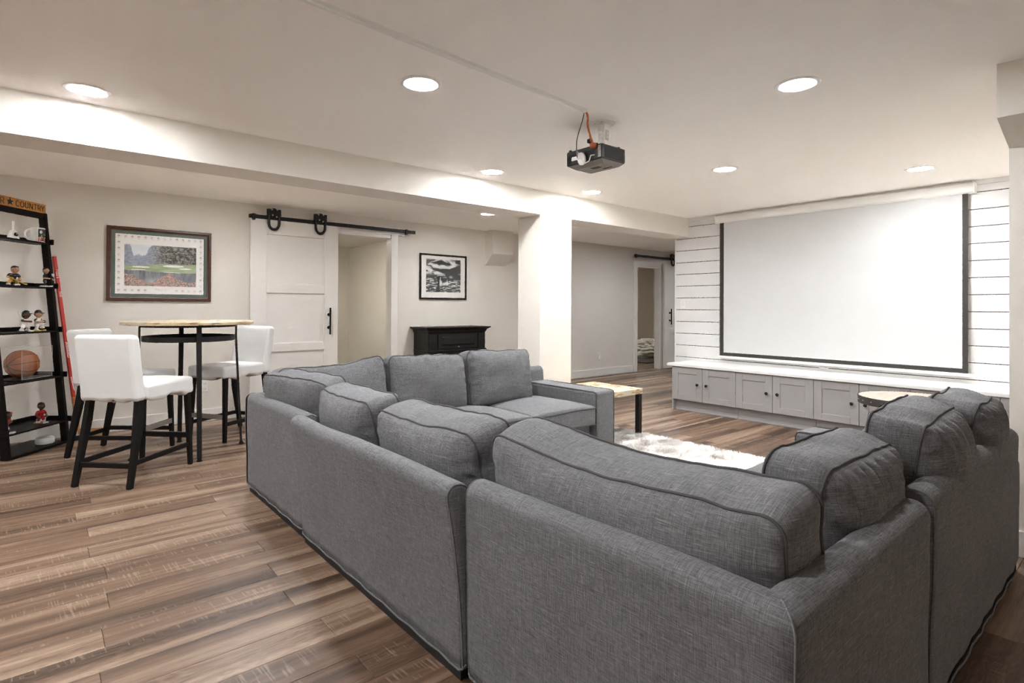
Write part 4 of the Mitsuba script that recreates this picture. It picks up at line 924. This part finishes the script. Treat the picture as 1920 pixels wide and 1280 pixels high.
def cushion(w, h, d, bf, bb, seed, sag=.02, nu=44, nv=30, gather=1.0, wob=1.0, rc=.055):
    """Boxed loose cushion: along x, height z from 0, front at -y. Returns the cover, then its two piped seams."""
    r = meshkit
    def grid():
        u = np.linspace(-1, 1, nu); v = np.linspace(-1, 1, nv); u = np.sign(u) * (1 - (1 - abs(u)) ** 1.35); v = np.sign(v) * (1 - (1 - abs(v)) ** 1.35)
        U, V = np.meshgrid(u, v, indexing='ij'); P = np.stack([U * w / 2, V * h / 2], -1)
        half = np.array([w / 2, h / 2]); inn = np.clip(P, -(half - rc), half - rc); dd = P - inn
        mx = np.abs(dd).max(-1, keepdims=True); nn = np.linalg.norm(dd, axis=-1, keepdims=True)
        return U, V, inn + dd * (mx / np.maximum(nn, 1e-9))
    U, V, P = grid()
    dist = np.minimum((1 - abs(U)) * w / 2, (1 - abs(V)) * h / 2)
    along = np.where((1 - abs(U)) * w < (1 - abs(V)) * h, P[..., 1], P[..., 0])
    def bulge(B, sd):
        b = B * ((1 - abs(U) ** 2.6) * (1 - abs(V) ** 2.6)) ** .55
        q = np.stack([P[..., 0], P[..., 1], P[..., 0] * 0 + sd], -1)
        b = b * (1 + .35 * (r.fbm(q * 3.1, 2, sd) - .5)) + .020 * (r.fbm(q * 7, 3, sd + 1) - .5) * np.clip(dist / .05, 0, 1)
        crease = np.sin(along * 2 * math.pi / .066 + 7 * r.noise(q * 5, sd + 2)) * (.35 + .9 * r.noise(q * [6, 6, 1], sd + 3))
        return b + gather * .0075 * crease * np.exp(-dist / .055) * np.clip(dist / .012, 0, 1)
    idx = [(i, 0) for i in range(nu)] + [(nu - 1, j) for j in range(1, nv)] + [(i, nv - 1) for i in range(nu - 2, -1, -1)] + [(0, j) for j in range(nv - 2, 0, -1)]
    I, Jx = np.array(idx).T
    def warp(X):
        X = np.array(X, float); x, y, z = X.T
        t = (z + h / 2) / h
        q = np.column_stack([x * 2.4, y * 1.5, 0 * x + seed])
        dz = -sag * (1 - (2 * x / w) ** 2) * np.clip(t, 0, 1) + (r.fbm(q, 2, seed) - .5) * .034 * t * wob
        pinch = 1 - .035 * (1 - (2 * z / h) ** 2) * 0
        return np.column_stack([x * pinch, y + (r.noise(np.column_stack([x * 2, z * 2, 0 * x]), seed + 8) - .5) * .03, z + dz])
    def seam_wob(k):
        s = np.column_stack([P[I, Jx], np.full(len(I), k * 9.7 + seed)])
        a = (r.noise(s * [13, 13, 1], seed + k) - .5) * .016 * wob + (r.noise(s * [30, 30, 1], seed + k) - .5) * .006 * wob
        return a
    out = P[I, Jx] - np.clip(P[I, Jx], -(np.array([w, h]) / 2 - rc), np.array([w, h]) / 2 - rc); out /= np.linalg.norm(out, axis=1, keepdims=True) + 1e-9
    dimp = {}
    faces, verts, n = [], [], 0
    loops = []
    for sgn, B in ((-1, bf), (1, bb)):
        b = bulge(B, seed + (0 if sgn < 0 else 20))
        wv = seam_wob(1 if sgn < 0 else 2)
        G = np.stack([P[..., 0], sgn * (d / 2 + b), P[..., 1]], -1)
        # the seam's wobble fades inwards
        Wg = np.zeros((nu, nv)); Wg[I, Jx] = wv
        near = np.exp(-dist / .03)
        for (ii, jj, o) in zip(I, Jx, out): G[ii, jj, 0] += o[0] * Wg[ii, jj]; G[ii, jj, 2] += o[1] * Wg[ii, jj]
        verts.append(G.reshape(-1, 3))
        i, j = np.meshgrid(np.arange(nu - 1), np.arange(nv - 1), indexing='ij'); q = lambda a, c: (a * nv + c + n).ravel()
        A, Bq, C, D = q(i, j), q(i + 1, j), q(i + 1, j + 1), q(i, j + 1)
        T1, T2 = np.stack([A, Bq, C], 1), np.stack([A, C, D], 1)
        if sgn > 0: T1, T2 = T1[:, ::-1], T2[:, ::-1]
        faces += [T1, T2]; n += nu * nv
        loops.append((G[I, Jx], (I * nv + Jx) + (0 if sgn < 0 else nu * nv)))
    Lf, Lb = loops; K = 7; m = len(I); prev = Lf[1]
    o3 = np.column_stack([out[:, 0], np.zeros(m), out[:, 1]])
    for kk in range(1, K + 1):
        t = kk / K
        if kk < K:
            s = np.column_stack([P[I, Jx] * 9, np.full(m, t * .7 + seed)])
            puff = .010 * 4 * t * (1 - t) + (r.noise(s, seed + 31) - .5) * .014 * 4 * t * (1 - t) * gather
            ring = Lf[0] * (1 - t) + Lb[0] * t + o3 * puff[:, None]
            verts.append(ring); cur = np.arange(m) + n; n += m
        else: cur = Lb[1]
        for a in range(m):
            a2 = (a + 1) % m
            faces.append(np.array([[prev[a], cur[a2], prev[a2]], [prev[a], cur[a], cur[a2]]]))
        prev = cur
    mesh = trimesh.Trimesh(warp(np.vstack(verts)), np.vstack(faces), process=False)
    mesh.apply_translation([0, 0, h / 2]); mesh.fix_normals()
    pipes = [tube(warp(L[0] + o3 * .002) + [0, 0, h / 2], .0040, 6, closed=True) for L in loops]
    return mesh, pipes

def seat_pad(w, dpt, z0, z1, seed):
    m = rbox(-w / 2, w / 2, 0, dpt, z0, z1, .022, 3, (14, 14, 2)); v = np.array(m.vertices)
    t = np.clip((v[:, 2] - (z0 + z1) / 2) / ((z1 - z0) / 2), 0, 1)
    v[:, 2] += t * (.045 * (1 - (2 * v[:, 0] / w) ** 2) ** .7 * np.clip(1 - (2 * v[:, 1] / dpt - 1) ** 2, 0, 1) ** .5 + .010 * (meshkit.fbm(v * 5, 2, seed) - .5))
    m.vertices = v
    e = .006; q = [(-w / 2 + e, .0), (w / 2 - e, .0)]
    pipes = []
    for zz in (z1 - .012, z0 + .012):
        pts = [(-w / 2 - .001, dpt - .03, zz)] + [(-w / 2 - .001, y, zz) for y in np.linspace(dpt * .6, .02, 6)] + [(x, -.002, zz + .004 * math.sin(x * 9 + seed)) for x in np.linspace(-w / 2 + .012, w / 2 - .012, 14)] + [(w / 2 + .001, y, zz) for y in np.linspace(.02, dpt - .03, 6)]
        pipes.append(tube(pts, .0048, 6))
    return m, pipes

XS, YS, YF = 1.09, .462, 4.125      # outer planes of the long back, the near run and the far run
HT_, TH = .685, .105
def add_panel(k, path, seed, lean=.035, h1=HT_):
    m, pipes, hem = panel(path, TH, .046, h1, lean, seed)
    p = add('back_panel', m, 'm_fabric', k, None, smooth=55)
    for q in pipes: add('piping', q, 'm_fabric', p)
    add('hem', hem, 'm_fabric', p)
    return p
# mirrored frames flip the winding: bake them here
_add0 = add
def add(name, mesh, mat, parent=None, T=None, smooth=35, uv=None, **more):
    if T is not None and np.linalg.det(np.array(T)[:3, :3]) < 0:
        mesh = trimesh.Trimesh(mesh.vertices, np.array(mesh.faces)[:, ::-1], process=False)
    return _add0(name, mesh, mat, parent, T, smooth, uv, **more)
def add_seat(k, T, w, dpt, seed):
    m, pipes = seat_pad(w - .004, dpt, .262, .425, seed)
    s = add('seat_cushion', m, 'm_fabric', k, T, smooth=50)
    for q in pipes: add('piping', q, 'm_piping', s, T)
def arm(k, T, length, seed):
    """Armrest along +y from its front at y = 0; x from 0 to .245."""
    m = rbox(0, .245, 0, length, .034, .545, .030, 3, (3, 12, 8)); v = np.array(m.vertices)
    v += np.array(m.vertex_normals) * ((meshkit.fbm(v * 4, 3, seed) - .5) * .012)[:, None]; m.vertices = v
    a = add('armrest', m, 'm_fabric', k, T, smooth=45)
    for x in (.006, .239):
        add('piping', tube([(x, .004, z) for z in np.linspace(.05, .515, 10)] + [(x, .012, .534), (x, .03, .541)] + [(x, y, .542) for y in np.linspace(.06, length - .05, 14)], .0045, 6), 'm_piping', a, T)

# far corner section
k = thing('sofa_section', 'grey sectional corner section at the far left, beside the bar stools', 'sofa', 'sections of the grey sofa')
add_panel(k, [(2.05, YF), (XS + .014, YF), (XS + .014, 3.060)], 3, .008, .675)
add('base', rbox(XS + TH - .01, 2.05, 3.06, YF - TH + .01, .034, .262, .012), 'm_fabric', k)
add_seat(k, tr(1.66, 3.09, 0), .78, .86, 5)
add('plinth', bx(XS + .028, 2.0, 3.07, YF - .03, 0, .055), 'm_plinth', k, smooth=False)
# far two-seat section with arm
k = thing('sofa_section', 'grey two-seat sofa section facing us with an armrest, in front of the column', 'sofa', 'sections of the grey sofa')
add_panel(k, [(3.86, YF), (2.055, YF)], 6)
add('base', rbox(2.06, 3.64, 3.235, YF - TH + .01, .034, .262, .012), 'm_fabric', k)
for i, (a, b) in enumerate(((2.19, 2.925), (2.925, 3.655))): add_seat(k, tr((a + b) / 2, 3.175, 0), b - a, .78, 12 + i)
arm(k, tr(3.657, 3.18, 0), YF - 3.18 - .02, 9)
add('plinth', bx(2.1, 3.8, 3.30, YF - .08, .026, .045), 'm_plinth', k, smooth=False)
# middle section
k = thing('sofa_section', 'grey armless middle section of the sofa with its long back turned to us', 'sofa', 'sections of the grey sofa')
add_panel(k, [(XS, 3.035), (XS, 1.530)], 14, .075)
add('base', rbox(XS + TH - .01, 2.0, 1.535, 3.03, .034, .262, .012), 'm_fabric', k)
for i, (a, b) in enumerate(((1.54, 2.28), (2.285, 3.025))): add_seat(k, tr(2.03, (a + b) / 2, 0) @ rot([0, 0, 1], 90), b - a, .78, 22 + i)
add('plinth', bx(XS + .014, 1.95, 1.56, 3.02, 0, .055), 'm_plinth', k, smooth=False)
# near corner section
k = thing('sofa_section', 'grey corner section of the sofa nearest the camera', 'sofa', 'sections of the grey sofa')
add_panel(k, [(XS, 1.510), (XS, YS), (2.025, YS)], 24, .012, .695)
add('base', rbox(XS + TH - .01, 2.02, YS + TH - .01, 1.50, .034, .262, .012), 'm_fabric', k)
add_seat(k, tr(1.64, 1.48, 0) @ rot([0, 0, 1], 180), .76, .84, 26)
add('plinth', bx(XS + .014, 1.98, YS + .014, 1.48, 0, .055), 'm_plinth', k, smooth=False)
# near two-seat section with arm
k = thing('sofa_section', 'grey two-seat sofa section along the right edge, seen from behind', 'sofa', 'sections of the grey sofa')
add_panel(k, [(2.045, YS), (3.47, YS)], 34, .015, .722)
add('base', rbox(2.05, 3.44, YS + TH - .01, 1.38, .034, .262, .012), 'm_fabric', k)
for i, (a, b) in enumerate(((2.05, 2.735), (2.735, 3.425))): add_seat(k, tr((a + b) / 2, 1.44, 0) @ rot([0, 0, 1], 180), b - a, .80, 36 + i)
arm(k, tr(3.675, 1.44, 0) @ rot([0, 0, 1], 180), 1.44 - YS - .01, 39)
add('plinth', bx(2.08, 3.60, YS + .014, 1.34, .0, .055), 'm_plinth', k, smooth=False)

# loose back cushions
def back_cushion(cx, cy, facing, z, lean, w, h, d, bf, bb, seed, label, sag=.02, gather=1.0, wob=1.0, roll=0.0):
    """facing: heading of the cushion's front; lean: degrees it leans back."""
    k = thing('back_cushion', label, 'cushion', 'loose back cushions of the sofa')
    m, pipes = cushion(w, h, d, bf, bb, seed, sag, gather=gather, wob=wob)
    T = tr(cx, cy, z) @ rot([0, 0, 1], facing + 90) @ rot([0, 1, 0], roll) @ rot([1, 0, 0], -lean)
    add('cover', m, 'm_fabric', k, T, smooth=60)
    for q in pipes: add('piping', q, 'm_piping', k, T)
ZS = .43
back_cushion(1.61, 3.79, -90, ZS, 11, .76, .455, .14, .075, .04, 101, 'grey back cushion in the far corner, left of the two far cushions', .035, 1.3, 1.3, roll=-3)
back_cushion(2.36, 3.81, -90, ZS, 9, .68, .45, .14, .085, .04, 102, 'grey back cushion in the middle of the far sofa back', .005, 1.3, 1.3)
back_cushion(3.09, 3.81, -90, ZS, 9, .68, .46, .14, .085, .04, 103, 'grey back cushion next to the far armrest', .0, 1.3, 1.3)
back_cushion(1.375, 3.60, 12, ZS, 13, .74, .405, .13, .05, .06, 104, 'grey back cushion at the far end of the long back, beside the bar stools', .0, 1.2, 1.3)
back_cushion(1.39, 2.795, -4, ZS, 14, .72, .415, .15, .05, .095, 105, 'short-looking grey back cushion, second along the long back, left of the large one', .02, 1.3, 1.5)
back_cushion(1.39, 2.02, 0, ZS, 14, .74, .405, .17, .05, .10, 106, 'grey back cushion in the middle of the long back, left of the gap between sections', .015, 1.3, 1.4)
back_cushion(1.40, 1.03, 0, ZS, 13, 1.00, .425, .18, .05, .105, 107, 'largest grey back cushion, in the foreground at the near corner', .035, 1.0, 1.2)
back_cushion(1.86, .730, 90, ZS, 9, .58, .415, .155, .04, .11, 108, 'grey back cushion just right of the largest one at the near corner', .0, 2.6, 1.2)
back_cushion(2.52, .705, 94, ZS, 10, .62, .482, .155, .04, .11, 109, 'grey back cushion in the middle of the right run', .0, 2.6, 1.2)
back_cushion(3.155, .675, 94, ZS, 10, .53, .462, .155, .04, .10, 110, 'grey back cushion at the far end of the right run, near the wall', .0, 2.6, 1.2)

# ---------------------------------------------------------------- rug
k = thing('shag_rug', 'white shaggy rug inside the U of the sofa', 'rug')
RX0, RX1, RY0, RY1 = 2.15, 4.63, 1.55, 3.95
add('backing', cbox(RX0, RX1, RY0, RY1, .0006, .010, .003), 'm_rug', k, smooth=False)
rng = np.random.default_rng(5)
N = 90000
cx, cy = rng.uniform(RX0, RX1, N), rng.uniform(RY0, RY1, N)
under = (cx < 3.92) & (cy > 3.2)
cx, cy = cx[~under], cy[~under]; N = len(cx)
ang = meshkit.noise(np.column_stack([cx * 5, cy * 5, cx * 0]), 3) * 9 + rng.normal(0, .8, N)
ln = rng.uniform(.018, .034, N); tilt = rng.uniform(.3, 1.1, N); wd = rng.uniform(.0022, .0042, N)
dv = np.column_stack([np.cos(ang), np.sin(ang)]); pv = np.column_stack([-dv[:, 1], dv[:, 0]])
b = np.column_stack([cx, cy, np.full(N, .008)])
def lift(f, zf): return b + np.column_stack([dv * (ln * np.sin(tilt) * f)[:, None], ln * np.cos(tilt) * zf])
side = np.column_stack([pv * wd[:, None], np.zeros(N)])
m1, tp = lift(.45, .75), lift(1.2, .95)
V = np.stack([b - side, b + side, m1 - side * .9, m1 + side * .9, tp], 1).reshape(-1, 3)
o = np.arange(N)[:, None] * 5
F = np.vstack([o + [0, 1, 3], o + [0, 3, 2], o + [2, 3, 4]])
add('pile', trimesh.Trimesh(V, F, process=False), 'm_rug', k, smooth=False); labels[k + '__pile'] = {'kind': 'stuff'}

# ---------------------------------------------------------------- side tables
k = thing('end_table', 'low table with a pale stone slab top and black square legs beside the far armrest', 'table')
ex0, ex1, ey0, ey1 = 4.0, 4.61, 3.40, 4.05
m = rbox(ex0, ex1, ey0, ey1, .415, .468, .004, 2, (12, 12, 2)); v = np.array(m.vertices); v[:, :2] += ((meshkit.fbm(v * 14, 2, 3)[:, None] - .5) * .008) * (np.abs(v[:, 2:3] - .44) < .03); m.vertices = v
add('slab_top', m, 'm_stone', k, smooth=30)
for x in (ex0 + .03, ex1 - .03):
    for y in (ey0 + .03, ey1 - .03): add('leg', cbox(x - .024, x + .024, y - .024, y + .024, .012, .416, .003), 'm_black_metal', k, smooth=False)
k = thing('tray_table', 'round tray table with a tan top and dark rim in front of the cabinets', 'table')
tc = (5.508, 1.386); tz = .540
add('table_top', lathe([(0, tz - .012), (.362, tz - .012), (.362, tz - .002), (0, tz - .001)], 64), 'm_tray_top', k, tr(tc[0], tc[1], 0))
rm = add('rim', lathe([(.363, tz - .062), (.369, tz - .062), (.371, tz - .004), (.368, tz + .001), (.363, tz - .002), (.363, tz - .062)], 64), 'm_tray_rim', k, tr(tc[0], tc[1], 0))
for i in range(24):
    a = i * 15; add('rivet', ball((tc[0] + .371 * math.cos(math.radians(a)), tc[1] + .371 * math.sin(math.radians(a)), tz - .032), .0042, 1), 'm_steel', rm)
for a in (150, 270, 30):
    ca, sa = math.cos(math.radians(a)), math.sin(math.radians(a))
    add('leg', bar((tc[0] + .20 * ca, tc[1] + .20 * sa, tz - .013), (tc[0] + .33 * ca, tc[1] + .33 * sa, 0), .045, .030, .028, .022, up=(ca, sa, 0)), 'm_tray_rim', k, smooth=False)

# ---------------------------------------------------------------- far room: dark mat and a heap of pale cloth
scene['m_dark_rug'] = pm(mikit.proc(lambda p, n, uv: mix((.03, .027, .025), (.10, .09, .085), noise(p.x * 60, p.y * 60))), .9)
add('floor_mat', cbox(10.6, 13.6, 7.75, 9.6, .001, .02, .004), 'm_dark_rug', smooth=False); tag('floor_mat', 'dark rug on the floor of the room behind the far barn door', 'rug')
scene['m_cloth'] = pm((.50, .48, .45), .85)
hp = trimesh.creation.icosphere(subdivisions=5, radius=1.0); v = np.array(hp.vertices)
rr = 1 + .9 * (np.abs(meshkit.fbm(v * 2.2, 3, 5) - .5)) + .35 * np.abs(meshkit.noise(v * 5, 9) - .5)
v = v * rr[:, None] * [.62, .55, .34]; v[:, 2] = np.maximum(v[:, 2] + .06, -.0); hp.vertices = v
add('cloth_heap', hp, 'm_cloth', None, tr(12.1, 8.75, .021), smooth=25); tag('cloth_heap', 'crumpled pale cloth lying on the dark rug behind the far barn door', 'cloth')
